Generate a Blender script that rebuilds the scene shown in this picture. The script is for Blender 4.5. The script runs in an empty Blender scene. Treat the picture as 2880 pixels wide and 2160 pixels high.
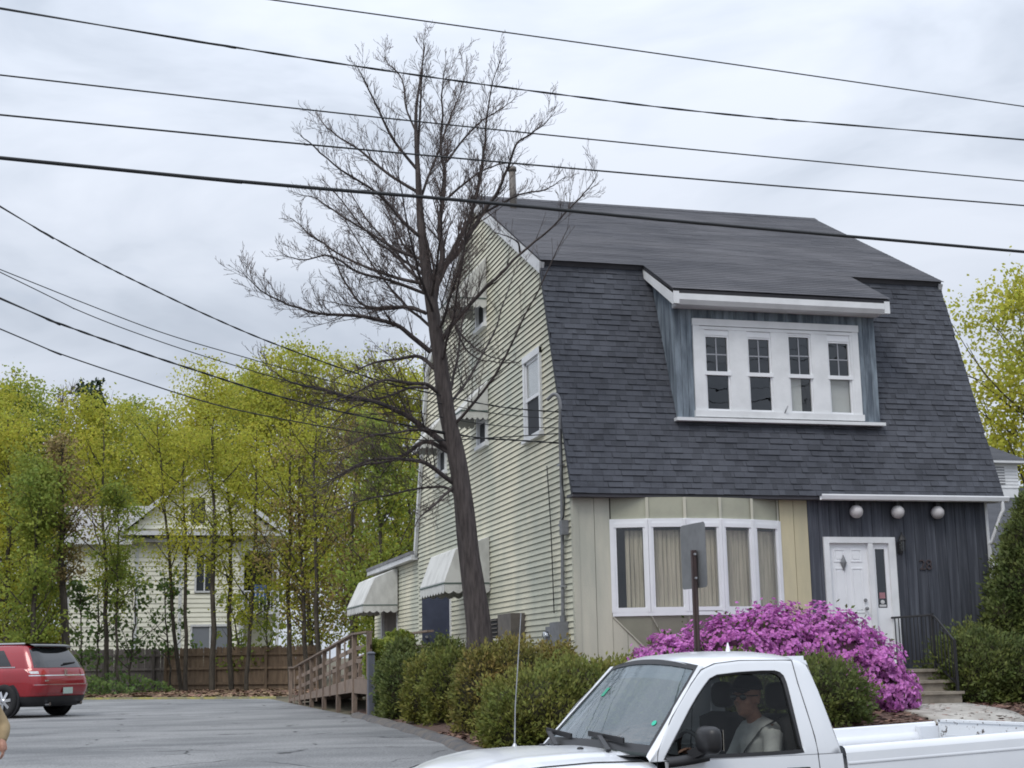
import bpy, bmesh, math, random
import numpy as np
from mathutils import Vector, Matrix, Euler
random.seed(7); RNG = np.random.default_rng(11)
SC = bpy.context.scene
COL = SC.collection
# ------------------------------------------------------------------ camera
CAMZ = 1.65
FPX = 4126.75                                    # focal length in pixels of a 2880 px wide frame
YAW, PITCH, ROLL = 0.2678086, 0.18965972, -0.01899352
_f = Vector((math.sin(YAW)*math.cos(PITCH), math.cos(YAW)*math.cos(PITCH), math.sin(PITCH)))
_r0 = Vector((math.cos(YAW), -math.sin(YAW), 0)); _u0 = _r0.cross(_f)
CR = _r0*math.cos(ROLL) + _u0*math.sin(ROLL); CU = -_r0*math.sin(ROLL) + _u0*math.cos(ROLL)
cam_d = bpy.data.cameras.new('camera'); cam = bpy.data.objects.new('camera', cam_d); COL.objects.link(cam)
cam_d.sensor_width = 36; cam_d.lens = FPX/2880*36; cam_d.clip_start = 0.1; cam_d.clip_end = 3000
cam.matrix_world = Matrix(((CR.x, CU.x, -_f.x, 0), (CR.y, CU.y, -_f.y, 0), (CR.z, CU.z, -_f.z, CAMZ), (0, 0, 0, 1)))
SC.camera = cam
# ------------------------------------------------------------------ world: overcast sky
W = bpy.data.worlds.new('World'); SC.world = W; W.use_nodes = True
SUN_EL, SUN_AZ = math.radians(52), math.radians(-68)     # azimuth from +Y, clockwise seen from above
def build_world():
    nt = W.node_tree; N = nt.nodes; N.clear(); L = nt.links
    out = N.new('ShaderNodeOutputWorld'); bg = N.new('ShaderNodeBackground'); bg.inputs['Strength'].default_value = 0.1
    sky = N.new('ShaderNodeTexSky'); sky.sky_type = 'NISHITA'; sky.sun_disc = False
    sky.sun_elevation = SUN_EL; sky.sun_rotation = SUN_AZ
    tc = N.new('ShaderNodeTexCoord'); mp = N.new('ShaderNodeMapping'); mp.inputs['Scale'].default_value = (3.0, 3.0, 8.5)
    mp.inputs['Rotation'].default_value = (0.1, 0.2, 0.6)
    n1 = N.new('ShaderNodeTexNoise'); n1.inputs['Scale'].default_value = 1.6; n1.inputs['Detail'].default_value = 5; n1.inputs['Roughness'].default_value = .52; n1.inputs['Distortion'].default_value = .35
    r1 = N.new('ShaderNodeValToRGB'); e = r1.color_ramp.elements
    e[0].position = .30; e[0].color = (4.7, 5.25, 6.15, 1); e[1].position = .62; e[1].color = (6.9, 7.4, 8.35, 1)
    r1.color_ramp.elements.new(.47).color = (6.1, 6.65, 7.6, 1)
    n2 = N.new('ShaderNodeTexNoise'); n2.inputs['Scale'].default_value = 2.3; n2.inputs['Detail'].default_value = 3
    r2 = N.new('ShaderNodeValToRGB'); r2.color_ramp.elements[0].position = .24; r2.color_ramp.elements[0].color = (.72, .72, .72, 1); r2.color_ramp.elements[1].position = .36; r2.color_ramp.elements[1].color = (.99, .99, .99, 1)
    mx = N.new('ShaderNodeMixRGB')
    L.new(tc.outputs['Generated'], mp.inputs['Vector']); L.new(mp.outputs['Vector'], n1.inputs['Vector']); L.new(mp.outputs['Vector'], n2.inputs['Vector'])
    L.new(n1.outputs['Fac'], r1.inputs['Fac']); L.new(n2.outputs['Fac'], r2.inputs['Fac'])
    L.new(r2.outputs['Color'], mx.inputs['Fac']); L.new(sky.outputs['Color'], mx.inputs['Color1']); L.new(r1.outputs['Color'], mx.inputs['Color2'])
    # overcast skies brighten towards the zenith
    sx = N.new('ShaderNodeSeparateXYZ'); L.new(tc.outputs['Generated'], sx.inputs['Vector'])
    cl = N.new('ShaderNodeMath'); cl.operation = 'MAXIMUM'; cl.inputs[1].default_value = 0; L.new(sx.outputs['Z'], cl.inputs[0]); pw = N.new('ShaderNodeMath'); pw.operation = 'POWER'; pw.inputs[1].default_value = 1.7; L.new(cl.outputs['Value'], pw.inputs[0])
    gr = N.new('ShaderNodeMapRange'); gr.inputs['From Min'].default_value = 0; gr.inputs['From Max'].default_value = 1; gr.inputs['To Min'].default_value = .80; gr.inputs['To Max'].default_value = 2.25; L.new(pw.outputs['Value'], gr.inputs['Value'])
    gm = N.new('ShaderNodeMixRGB'); gm.blend_type = 'MULTIPLY'; gm.inputs['Fac'].default_value = 1; L.new(mx.outputs['Color'], gm.inputs['Color1']); L.new(gr.outputs['Result'], gm.inputs['Color2'])
    L.new(gm.outputs['Color'], bg.inputs['Color']); L.new(bg.outputs['Background'], out.inputs['Surface'])
build_world()
sun_d = bpy.data.lights.new('sun', 'SUN'); sun_d.energy = 1.2; sun_d.angle = math.radians(24); sun_d.color = (1, .955, .88)
sun = bpy.data.objects.new('sun', sun_d); COL.objects.link(sun)
_sd = Vector((math.sin(SUN_AZ)*math.cos(SUN_EL), math.cos(SUN_AZ)*math.cos(SUN_EL)*-1, math.sin(SUN_EL)))
_sd = Vector((-.72*math.cos(SUN_EL), -.69*math.cos(SUN_EL), math.sin(SUN_EL)))
sun.rotation_euler = _sd.to_track_quat('Z', 'Y').to_euler(); sun.location = (0, 0, 40)
W.node_tree.nodes['Sky Texture'].sun_rotation = math.atan2(_sd.x, _sd.y)
vs = SC.view_settings; vs.view_transform = 'Standard'; vs.look = 'None'; vs.exposure = 0.27; vs.gamma = 1; vs.use_curve_mapping = False
SC.render.engine = 'CYCLES'; SC.cycles.filter_width = 1.8; SC.cycles.use_denoising = True; SC.cycles.max_bounces = 6; SC.cycles.transparent_max_bounces = 24
SC.cycles.caustics_reflective = False; SC.cycles.caustics_refractive = False
try: SC.cycles.denoiser = 'OPENIMAGEDENOISE'
except Exception: pass

def ray(x, y):
    return _f + CR*((x-1440)/FPX) - CU*((y-1080)/FPX)
def atY(x, y, Y):
    r = ray(x, y); t = Y/r.y; return Vector((r.x*t, Y, CAMZ+r.z*t))
def atX(x, y, X):
    r = ray(x, y); t = X/r.x; return Vector((X, r.y*t, CAMZ+r.z*t))
def atZ(x, y, Z):
    r = ray(x, y); t = (Z-CAMZ)/r.z; return Vector((r.x*t, r.y*t, Z))
def atPlan(x, y, p, q):                       # vertical plane through plan points p, q
    r = ray(x, y); dx, dy = q[0]-p[0], q[1]-p[1]
    t = (p[0]*dy - p[1]*dx)/(r.x*dy - r.y*dx); return Vector((r.x*t, r.y*t, CAMZ+r.z*t))

# ------------------------------------------------------------------ mesh helpers
def link(name, me, parent=None, mats=None):
    o = bpy.data.objects.new(name, me); COL.objects.link(o)
    if mats and me is not None:
        for m in (mats if isinstance(mats, (list, tuple)) else [mats]): me.materials.append(m)
    if parent is not None:
        o.parent = parent
        o.matrix_parent_inverse = Matrix.Translation(-Vector(parent.get('_base', (0, 0, 0)))) if parent.get('_base') is not None else Matrix.Identity(4)
    return o
def tag(o, label, cat, group=None, kind=None):
    o['label'] = label; o['category'] = cat
    if group: o['group'] = group
    if kind: o['kind'] = kind
    return o
def thing(name, label, cat, loc=(0, 0, 0), group=None, rotz=0, world=True):
    o = bpy.data.objects.new(name, None); COL.objects.link(o); o.empty_display_size = .2
    o.location = loc; o.rotation_euler = (0, 0, rotz)
    if world: o['_base'] = tuple(loc)
    return tag(o, label, cat, group)
class MB:
    def __init__(s): s.v = []; s.f = []; s.m = []
    def add(s, vs, fs, mi=0):
        b = len(s.v); s.v += [tuple(p) for p in vs]; s.f += [tuple(b+i for i in f) for f in fs]; s.m += [mi]*len(fs); return s
    def box(s, x0, x1, y0, y1, z0, z1, mi=0):
        return s.add([(x0,y0,z0),(x1,y0,z0),(x1,y1,z0),(x0,y1,z0),(x0,y0,z1),(x1,y0,z1),(x1,y1,z1),(x0,y1,z1)],
                     [(3,2,1,0),(4,5,6,7),(0,1,5,4),(1,2,6,5),(2,3,7,6),(3,0,4,7)], mi)
    def hexa(s, p, mi=0):
        return s.add(p, [(3,2,1,0),(4,5,6,7),(0,1,5,4),(1,2,6,5),(2,3,7,6),(3,0,4,7)], mi)
    def bar(s, a, b, w, h, mi=0, up=(0,0,1)):      # a box from a to b, w wide, h high
        a = Vector(a); b = Vector(b); d = (b-a).normalized(); u = Vector(up)
        if abs(d.dot(u)) > .98: u = Vector((0,1,0))
        x = d.cross(u).normalized(); z = x.cross(d)
        P = [a+x*i*w/2+z*j*h/2 for i, j in ((-1,-1),(1,-1),(1,1),(-1,1))]; Q = [p+(b-a) for p in P]
        return s.add(P+Q, [(0,1,2,3),(7,6,5,4),(0,4,5,1),(1,5,6,2),(2,6,7,3),(3,7,4,0)], mi)
    def prism(s, poly, ext, mi=0):
        n = len(poly); e = Vector(ext); P = [Vector(p) for p in poly]
        return s.add(P+[p+e for p in P], [tuple(range(n))[::-1], tuple(range(n, 2*n))]+[(i, (i+1) % n, n+(i+1) % n, n+i) for i in range(n)], mi)
    def tube(s, pts, rad, n=8, mi=0, cap=True):
        P = [Vector(p) for p in pts]; R = rad if isinstance(rad, (list, tuple)) else [rad]*len(P); vs = []; fs = []
        t0 = (P[1]-P[0]).normalized(); up = Vector((0,0,1)) if abs(t0.z) < .9 else Vector((1,0,0)); x = t0.cross(up).normalized()
        for i, p in enumerate(P):
            t = (P[min(i+1, len(P)-1)]-P[max(i-1, 0)]).normalized()
            x = (x - t*x.dot(t)); x = x.normalized() if x.length > 1e-6 else Vector((1,0,0)); y = t.cross(x)
            for k in range(n):
                a = 2*math.pi*k/n; vs.append(p+(x*math.cos(a)+y*math.sin(a))*R[i])
        for i in range(len(P)-1):
            for k in range(n): fs.append((i*n+k, i*n+(k+1) % n, (i+1)*n+(k+1) % n, (i+1)*n+k))
        if cap: fs += [tuple(range(n))[::-1], tuple((len(P)-1)*n+k for k in range(n))]
        return s.add(vs, fs, mi)
    def ell(s, c, r, nu=16, nv=10, mi=0, fn=None):
        vs = []; fs = []; c = Vector(c)
        for j in range(nv+1):
            th = math.pi*j/nv
            for i in range(nu):
                a = 2*math.pi*i/nu; d = Vector((math.sin(th)*math.cos(a), math.sin(th)*math.sin(a), math.cos(th)))
                q = Vector((d.x*r[0], d.y*r[1], d.z*r[2]))
                if fn: q = fn(d, q)
                vs.append(c+q)
        for j in range(nv):
            for i in range(nu): fs.append((j*nu+i, (j+1)*nu+i, (j+1)*nu+(i+1) % nu, j*nu+(i+1) % nu))
        return s.add(vs, fs, mi)
    def grid(s, P, mi=0, flip=False, closed=False):   # P[i][j] points
        n, m = len(P), len(P[0]); vs = [q for row in P for q in row]; fs = []
        for i in range(n-1):
            for j in range(m if closed else m-1):
                k = (j+1) % m; q = (i*m+j, i*m+k, (i+1)*m+k, (i+1)*m+j); fs.append(q[::-1] if flip else q)
        return s.add(vs, fs, mi)
    def lathe(s, prof, c, axis='z', n=24, mi=0):      # prof [(r, h)]
        vs = []; c = Vector(c); fs = []
        for r, h in prof:
            for k in range(n):
                a = 2*math.pi*k/n; p = (r*math.cos(a), r*math.sin(a), h)
                if axis == 'y': p = (p[0], p[2], p[1])
                if axis == 'x': p = (p[2], p[0], p[1])
                vs.append(c+Vector(p))
        for i in range(len(prof)-1):
            for k in range(n): fs.append((i*n+k, i*n+(k+1) % n, (i+1)*n+(k+1) % n, (i+1)*n+k))
        return s.add(vs, fs, mi)
    def mesh(s, name, smooth=False):
        me = bpy.data.meshes.new(name); me.from_pydata(s.v, [], s.f)
        me.polygons.foreach_set('material_index', s.m)
        if smooth: me.polygons.foreach_set('use_smooth', [True]*len(s.f))
        me.update(); return me
    def build(s, name, mats, parent=None, smooth=False, fix=False):
        me = s.mesh(name, smooth)
        if fix:
            b = bmesh.new(); b.from_mesh(me); bmesh.ops.remove_doubles(b, verts=b.verts, dist=1e-5); bmesh.ops.recalc_face_normals(b, faces=b.faces); b.to_mesh(me); b.free()
        return link(name, me, parent, mats)
def part(name, mats, parent, fn, smooth=False, fix=False, kind=None, label=None):
    m = MB(); fn(m); o = m.build(name, mats, parent, smooth, fix)
    if kind: o['kind'] = kind
    if label: o['label'] = label
    return o
def arrays(name, V, Fq, mats, parent=None, smooth=False):
    V = np.asarray(V, np.float32); Fq = np.asarray(Fq, np.int32); me = bpy.data.meshes.new(name); k = Fq.shape[1]
    me.vertices.add(len(V)); me.vertices.foreach_set('co', V.ravel())
    me.loops.add(Fq.size); me.loops.foreach_set('vertex_index', Fq.ravel())
    me.polygons.add(len(Fq)); me.polygons.foreach_set('loop_start', np.arange(0, Fq.size, k, dtype=np.int32))
    if smooth: me.polygons.foreach_set('use_smooth', np.ones(len(Fq), bool))
    me.update(calc_edges=True); me.validate()
    return link(name, me, parent, mats)
def copy_tree(o, parent=None):
    c = o.copy(); COL.objects.link(c)
    if parent is not None: c.parent = parent
    for ch in list(o.children): copy_tree(ch, c)
    return c
def lerp(a, b, t): return a+(b-a)*t
def interp(x, xs, ys):
    return float(np.interp(x, xs, ys))
def catmull(P, n):
    P = [Vector(p) for p in P]; out = []
    Q = [P[0]*2-P[1]]+P+[P[-1]*2-P[-2]]
    for i in range(1, len(Q)-2):
        for k in range(n):
            t = k/n; a, b, c, d = Q[i-1], Q[i], Q[i+1], Q[i+2]
            out.append(.5*((2*b)+(c-a)*t+(2*a-5*b+4*c-d)*t*t+(3*b-a-3*c+d)*t**3))
    return out+[P[-1]]
# ------------------------------------------------------------------ materials
def newmat(name):
    m = bpy.data.materials.new(name); m.use_nodes = True; nt = m.node_tree
    return m, nt.nodes, nt.links, nt.nodes['Principled BSDF']
def M(name, col, rough=.6, var=None, vs=4.0, stretch=(1,1,1), bump=0.0, bs=60.0, metal=0, spec=.4, isl=0.0, obj=0.0, coat=0, hue=0.0, lo=.38, hi=.66, detail=5, bstretch=(1,1,1), sharp=None):
    m, N, L, b = newmat(name)
    b.inputs['Roughness'].default_value = rough; b.inputs['Metallic'].default_value = metal; b.inputs['Specular IOR Level'].default_value = spec
    b.inputs['Coat Weight'].default_value = coat; b.inputs['Coat Roughness'].default_value = .08
    geo = N.new('ShaderNodeNewGeometry'); last = None
    rgb = N.new('ShaderNodeRGB'); rgb.outputs[0].default_value = (*col, 1); last = rgb.outputs[0]
    if var:
        mp = N.new('ShaderNodeMapping'); mp.inputs['Scale'].default_value = stretch; L.new(geo.outputs['Position'], mp.inputs['Vector'])
        n = N.new('ShaderNodeTexNoise'); n.inputs['Scale'].default_value = vs; n.inputs['Detail'].default_value = detail; n.inputs['Roughness'].default_value = .6
        L.new(mp.outputs['Vector'], n.inputs['Vector'])
        mr = N.new('ShaderNodeMapRange'); mr.inputs['From Min'].default_value = lo; mr.inputs['From Max'].default_value = hi; L.new(n.outputs['Fac'], mr.inputs['Value'])
        mx = N.new('ShaderNodeMixRGB'); L.new(mr.outputs['Result'], mx.inputs['Fac']); L.new(last, mx.inputs['Color1']); mx.inputs['Color2'].default_value = (*var, 1); last = mx.outputs['Color']
    for amp, kind in ((isl, 'Random Per Island'), (obj, 'obj')):
        if amp:
            src = geo.outputs['Random Per Island'] if kind != 'obj' else N.new('ShaderNodeObjectInfo').outputs['Random']
            hs = N.new('ShaderNodeHueSaturation'); L.new(last, hs.inputs['Color'])
            mr = N.new('ShaderNodeMapRange'); mr.inputs['To Min'].default_value = 1-amp; mr.inputs['To Max'].default_value = 1+amp; L.new(src, mr.inputs['Value']); L.new(mr.outputs['Result'], hs.inputs['Value'])
            if hue:
                w = N.new('ShaderNodeTexWhiteNoise'); w.noise_dimensions = '1D'; L.new(src, w.inputs['W'])
                m2 = N.new('ShaderNodeMapRange'); m2.inputs['To Min'].default_value = .5-hue; m2.inputs['To Max'].default_value = .5+hue; L.new(w.outputs['Value'], m2.inputs['Value']); L.new(m2.outputs['Result'], hs.inputs['Hue'])
            last = hs.outputs['Color']
    L.new(last, b.inputs['Base Color'])
    if bump:
        mp = N.new('ShaderNodeMapping'); mp.inputs['Scale'].default_value = bstretch; L.new(geo.outputs['Position'], mp.inputs['Vector'])
        n = N.new('ShaderNodeTexNoise'); n.inputs['Scale'].default_value = bs; n.inputs['Detail'].default_value = 4; L.new(mp.outputs['Vector'], n.inputs['Vector'])
        bp = N.new('ShaderNodeBump'); bp.inputs['Strength'].default_value = bump; bp.inputs['Distance'].default_value = .02; L.new(n.outputs['Fac'], bp.inputs['Height']); L.new(bp.outputs['Normal'], b.inputs['Normal'])
    return m
def leafmat(name, col, col2, vs=.8, isl=.25, hue=.02, trans=.45, rough=.6, soft=.6):
    m = M(name, col, rough, var=col2, vs=vs, isl=isl, hue=hue, spec=.25); N = m.node_tree.nodes; L = m.node_tree.links; b = N['Principled BSDF']
    src = b.inputs['Base Color'].links[0].from_socket
    geo = next(n for n in N if n.type == 'NEW_GEOMETRY'); va = N.new('ShaderNodeVectorMath'); va.operation = 'SCALE'; va.inputs['Scale'].default_value = 1-soft; L.new(geo.outputs['Normal'], va.inputs[0])
    vb = N.new('ShaderNodeVectorMath'); vb.operation = 'ADD'; vb.inputs[1].default_value = (-.25*soft, -.35*soft, .9*soft); L.new(va.outputs['Vector'], vb.inputs[0]); vn = N.new('ShaderNodeVectorMath'); vn.operation = 'NORMALIZE'; L.new(vb.outputs['Vector'], vn.inputs[0]); L.new(vn.outputs['Vector'], b.inputs['Normal'])
    t = N.new('ShaderNodeBsdfTranslucent'); mx = N.new('ShaderNodeMixShader'); mx.inputs['Fac'].default_value = trans
    L.new(src, t.inputs['Color']); L.new(b.outputs['BSDF'], mx.inputs[1]); L.new(t.outputs['BSDF'], mx.inputs[2]); L.new(mx.outputs['Shader'], N['Material Output'].inputs['Surface'])
    return m
def glassmat(name, tint=(.7,.75,.76), refl=.12, rough=.01, painted_sheen=0.0):
    m, N, L, b = newmat(name); N.remove(b); out = N['Material Output']
    tr = N.new('ShaderNodeBsdfTransparent'); tr.inputs['Color'].default_value = (*tint, 1)
    gl = N.new('ShaderNodeBsdfGlossy'); gl.inputs['Roughness'].default_value = rough; gl.inputs['Color'].default_value = (.95,.97,1,1)
    lw = N.new('ShaderNodeLayerWeight'); lw.inputs['Blend'].default_value = .5; fr = N.new('ShaderNodeMath'); fr.operation = 'POWER'; fr.inputs[1].default_value = 5.0; L.new(lw.outputs['Facing'], fr.inputs[0])
    mul = N.new('ShaderNodeMath'); mul.operation = 'MULTIPLY_ADD'; mul.inputs[1].default_value = .93; mul.inputs[2].default_value = .045+refl; mul.use_clamp = True
    geo = N.new('ShaderNodeNewGeometry'); n = N.new('ShaderNodeTexNoise'); n.inputs['Scale'].default_value = 2.2; L.new(geo.outputs['Position'], n.inputs['Vector'])
    bp = N.new('ShaderNodeBump'); bp.inputs['Strength'].default_value = .06; bp.inputs['Distance'].default_value = .05; L.new(n.outputs['Fac'], bp.inputs['Height']); L.new(bp.outputs['Normal'], gl.inputs['Normal'])
    L.new(fr.outputs['Value'], mul.inputs[0]); mx = N.new('ShaderNodeMixShader'); L.new(mul.outputs['Value'], mx.inputs['Fac']); L.new(tr.outputs['BSDF'], mx.inputs[1]); L.new(gl.outputs['BSDF'], mx.inputs[2]); last = mx.outputs['Shader']
    if painted_sheen:  # pale blue-green diffuse layer painted in for the reflection on the glass
        df = N.new('ShaderNodeBsdfDiffuse'); df.inputs['Color'].default_value = (.38,.50,.54,1); m2 = N.new('ShaderNodeMixShader'); m2.inputs['Fac'].default_value = painted_sheen; L.new(last, m2.inputs[1]); L.new(df.outputs['BSDF'], m2.inputs[2]); last = m2.outputs['Shader']
    L.new(last, out.inputs['Surface']); return m
MT = dict(
 siding=M('cream_siding', (.67,.635,.485), .55, var=(.43,.45,.37), vs=.55, stretch=(1,1,.6), obj=.05, lo=.38, hi=.66, bump=.08, bs=25),
 siding_edge=M('grimy_shaded_siding_edge', (.035,.038,.028), .85),  # dirt plus the shadow line under each clapboard, painted into the edge
 sheath=M('sheathing', (.50,.47,.36), .7, var=(.40,.38,.30), vs=3),
 tan=M('tan_board', (.55,.53,.43), .6, var=(.42,.42,.35), vs=1.2, stretch=(2,2,.4), obj=.05, bump=.1, bs=40),
 tan2=M('yellow_tan_board', (.56,.50,.33), .6, var=(.46,.42,.29), vs=1.5, stretch=(2,2,.4), obj=.04, bump=.1, bs=40),
 tanp=M('olive_tan_panel', (.40,.40,.31), .65, var=(.33,.33,.26), vs=2, obj=.04),
 blue=M('blue_stained_board', (.052,.057,.072), .8, var=(.115,.124,.148), vs=1.5, stretch=(9,9,.5), obj=.14, bump=.25, bs=14, bstretch=(8,8,.5), lo=.45, hi=.72),
 bluew=M('weathered_blue_board', (.085,.105,.130), .82, var=(.27,.32,.365), vs=1.6, stretch=(4,4,.6), bump=.2, bs=14, bstretch=(8,8,.5), lo=.40, hi=.68),
 white=M('white_paint', (.76,.77,.78), .45, var=(.66,.67,.68), vs=2.5, bump=.03, bs=30),
 vinyl=M('white_vinyl', (.80,.81,.83), .38, var=(.74,.75,.77), vs=2),
 trimold=M('weathered_white_trim', (.62,.63,.64), .6, var=(.40,.41,.42), vs=7, stretch=(1,1,1), lo=.5, hi=.75),
 shingle=M('charcoal_shingle', (.074,.079,.094), .9, var=(.050,.054,.066), vs=1.1, isl=.17, obj=.09, bump=.5, bs=260),
 shaded_shingle_edge=M('shaded_shingle_edge', (.010,.010,.013), .95),  # course shadows painted into the butt edges as near-black
 roof=M('charcoal_roof', (.098,.097,.106), .92, var=(.060,.061,.070), vs=1.4, stretch=(.35,1,1), isl=.12, bump=.5, bs=200),
 roofg=M('grey_roof', (.22,.22,.23), .9, var=(.15,.15,.16), vs=2, bump=.4, bs=80),
 concrete=M('concrete', (.44,.42,.38), .85, var=(.30,.28,.25), vs=3, bump=.25, bs=60),
 stepc=M('step_concrete', (.30,.265,.215), .85, var=(.19,.165,.135), vs=5, bump=.25, bs=60),
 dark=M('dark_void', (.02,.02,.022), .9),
 iron=M('black_iron', (.018,.018,.02), .5),
 metal=M('galvanised_metal', (.42,.43,.45), .45, metal=.6, var=(.3,.31,.33), vs=8),
 gmetal=M('grey_enamel', (.22,.225,.24), .5, var=(.15,.155,.16), vs=6),
 brownmetal=M('brown_enamel', (.16,.14,.125), .55, var=(.11,.10,.09), vs=5),
 canvas=M('off_white_canvas', (.60,.60,.575), .85, var=(.42,.42,.40), vs=3.5, stretch=(1,1,.5), bump=.12, bs=30, lo=.42, hi=.7),
 canvasg=M('green_canvas_band', (.07,.11,.095), .8),
 glass=glassmat('window_glass', (.88,.88,.86), .005), glassd=glassmat('dark_window_glass', (.40,.43,.45), .03),
 curtain=M('curtain_cloth', (.76,.69,.56), .9, var=(.5,.46,.37), vs=6, stretch=(6,6,.3)),
 blind=M('blind_cloth', (.74,.76,.78), .8),
 globe=M('white_glass_globe', (.60,.58,.58), .3, var=(.54,.52,.52), vs=6),
 bark=M('grey_brown_bark', (.046,.038,.037), .95, var=(.105,.088,.083), vs=11, stretch=(2.2,2.2,.30), bump=1.0, bs=22, bstretch=(2,2,.25), lo=.36, hi=.70),
 twig=M('twig_bark', (.095,.070,.064), .9, var=(.145,.105,.092), vs=3),
 barkd=M('dark_wet_bark', (.05,.042,.034), .95, var=(.10,.085,.066), vs=5, stretch=(2,2,.4), bump=.6, bs=14),
 asphalt=None,
 wood=M('weathered_deck_wood', (.27,.205,.16), .85, var=(.16,.122,.10), vs=6, stretch=(3,3,.8), obj=.16, bump=.3, bs=40),
 graywood=M('grey_post_wood', (.14,.15,.18), .8, var=(.09,.095,.115), vs=5, stretch=(3,3,.5)),
 fencebrown=M('brown_fence_wood', (.25,.180,.122), .9, var=(.175,.125,.088), vs=3, stretch=(3,3,.6), obj=.14),
 fencegray=M('grey_fence_wood', (.17,.15,.14), .9, var=(.115,.10,.092), vs=3, stretch=(3,3,.6), obj=.14),
 mulch=M('brown_mulch', (.14,.085,.065), .95, var=(.065,.042,.034), vs=9, bump=.9, bs=45),
 soil=M('roadside_soil', (.13,.11,.075), .95, var=(.08,.075,.045), vs=2.2, bump=.6, bs=20),
 wire=M('black_cable', (.02,.022,.024), .6),
)
# ------------------------------------------------------------------ terrain
HY = [-80, 11.6, 12.4, 14.0, 16.0, 18.0, 20.0, 24.0, 30.0, 35.0, 47.0, 60.0, 80.0, 140.0, 900.0]
HZ = [0, 0, .02, .12, .34, .50, .57, .62, .655, .665, .73, .80, 1.0, 1.6, 8.0]
def sstep(a, b, x):
    t = min(1, max(0, (x-a)/(b-a))); return t*t*(3-2*t)
def gh(X, Y):
    s = Y-.135*X*sstep(30, 12, Y)
    h = interp(s, HY, HZ)
    bed = sstep(4.9, 6.6, X)*sstep(15.0, 20.2, Y)*sstep(60, 45, Y)
    return h+.30*bed*sstep(60, 26, Y)+.0*X
def sheet(name, mat, xs, ys, off, mask=None, kind='structure'):
    xs = list(xs); ys = list(ys); m = MB(); V = [(x, y, gh(x, y)+off) for y in ys for x in xs]; n = len(xs); F = []
    for j in range(len(ys)-1):
        for i in range(n-1):
            if mask is None or mask((xs[i]+xs[i+1])/2, (ys[j]+ys[j+1])/2): F.append((j*n+i, j*n+i+1, (j+1)*n+i+1, (j+1)*n+i))
    m.add(V, F); o = m.build(name, mat, None, True); o['kind'] = kind; return o
def asphaltmat(name, c1, c2, crack=1.0):
    m, N, L, b = newmat(name); b.inputs['Roughness'].default_value = .85; b.inputs['Specular IOR Level'].default_value = .3
    geo = N.new('ShaderNodeNewGeometry')
    def noise(scale, det, st=(1,1,1), dist=0):
        mp = N.new('ShaderNodeMapping'); mp.inputs['Scale'].default_value = st; L.new(geo.outputs['Position'], mp.inputs['Vector'])
        n = N.new('ShaderNodeTexNoise'); n.inputs['Scale'].default_value = scale; n.inputs['Detail'].default_value = det; n.inputs['Distortion'].default_value = dist; L.new(mp.outputs['Vector'], n.inputs['Vector']); return n
    n1 = noise(.55, 9, (.6, 1.2, 1), .6); n2 = noise(38, 6); n3 = noise(1.3, 4)
    r = N.new('ShaderNodeValToRGB'); r.color_ramp.elements[0].position = .34; r.color_ramp.elements[0].color = (*c2, 1); r.color_ramp.elements[1].position = .62; r.color_ramp.elements[1].color = (*c1, 1); L.new(n1.outputs['Fac'], r.inputs['Fac'])
    mx = N.new('ShaderNodeMixRGB'); mx.blend_type = 'OVERLAY'; mx.inputs['Fac'].default_value = .85; L.new(r.outputs['Color'], mx.inputs['Color1']); L.new(n2.outputs['Fac'], mx.inputs['Color2'])
    # cracks: warped cell borders, only in places
    w = noise(.9, 3); ad = N.new('ShaderNodeMixRGB'); ad.blend_type = 'ADD'; ad.inputs['Fac'].default_value = .9; L.new(geo.outputs['Position'], ad.inputs['Color1']); L.new(w.outputs['Color'], ad.inputs['Color2'])
    vo = N.new('ShaderNodeTexVoronoi'); vo.feature = 'DISTANCE_TO_EDGE'; vo.inputs['Scale'].default_value = .42; L.new(ad.outputs['Color'], vo.inputs['Vector'])
    cr = N.new('ShaderNodeMapRange'); cr.inputs['From Min'].default_value = .004; cr.inputs['From Max'].default_value = .016; cr.inputs['To Min'].default_value = 1; cr.inputs['To Max'].default_value = 0; L.new(vo.outputs['Distance'], cr.inputs['Value'])
    ms = N.new('ShaderNodeMapRange'); ms.inputs['From Min'].default_value = .47; ms.inputs['From Max'].default_value = .60; L.new(n3.outputs['Fac'], ms.inputs['Value'])
    mu = N.new('ShaderNodeMath'); mu.operation = 'MULTIPLY'; L.new(cr.outputs['Result'], mu.inputs[0]); L.new(ms.outputs['Result'], mu.inputs[1])
    m2 = N.new('ShaderNodeMixRGB'); m2.inputs['Color2'].default_value = (.025,.025,.027,1); mu2 = N.new('ShaderNodeMath'); mu2.operation = 'MULTIPLY'; mu2.inputs[1].default_value = crack; L.new(mu.outputs['Value'], mu2.inputs[0]); L.new(mu2.outputs['Value'], m2.inputs['Fac']); L.new(mx.outputs['Color'], m2.inputs['Color1'])
    L.new(m2.outputs['Color'], b.inputs['Base Color'])
    bp = N.new('ShaderNodeBump'); bp.inputs['Strength'].default_value = .35; bp.inputs['Distance'].default_value = .01; L.new(n2.outputs['Fac'], bp.inputs['Height']); L.new(bp.outputs['Normal'], b.inputs['Normal'])
    return m
MT['asphalt'] = asphaltmat('worn_asphalt', (.235,.237,.238), (.130,.134,.138))
MT['road'] = asphaltmat('road_asphalt', (.10,.10,.105), (.07,.07,.075), .4)
gx = sorted(set([-900,-500,-250,-120,-70]+list(np.arange(-40, 41, 1.0))+[55,80,130,260,500,900]))
gy = sorted(set([-120,-60,-30,-15]+list(np.arange(-8, 50, .5))+list(np.arange(50, 82, 2.0))+[100,140,200,320,500,900]))
sheet('ground', MT['soil'], gx, gy, 0)
road_edge = lambda x: 12.0+.135*x
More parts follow.
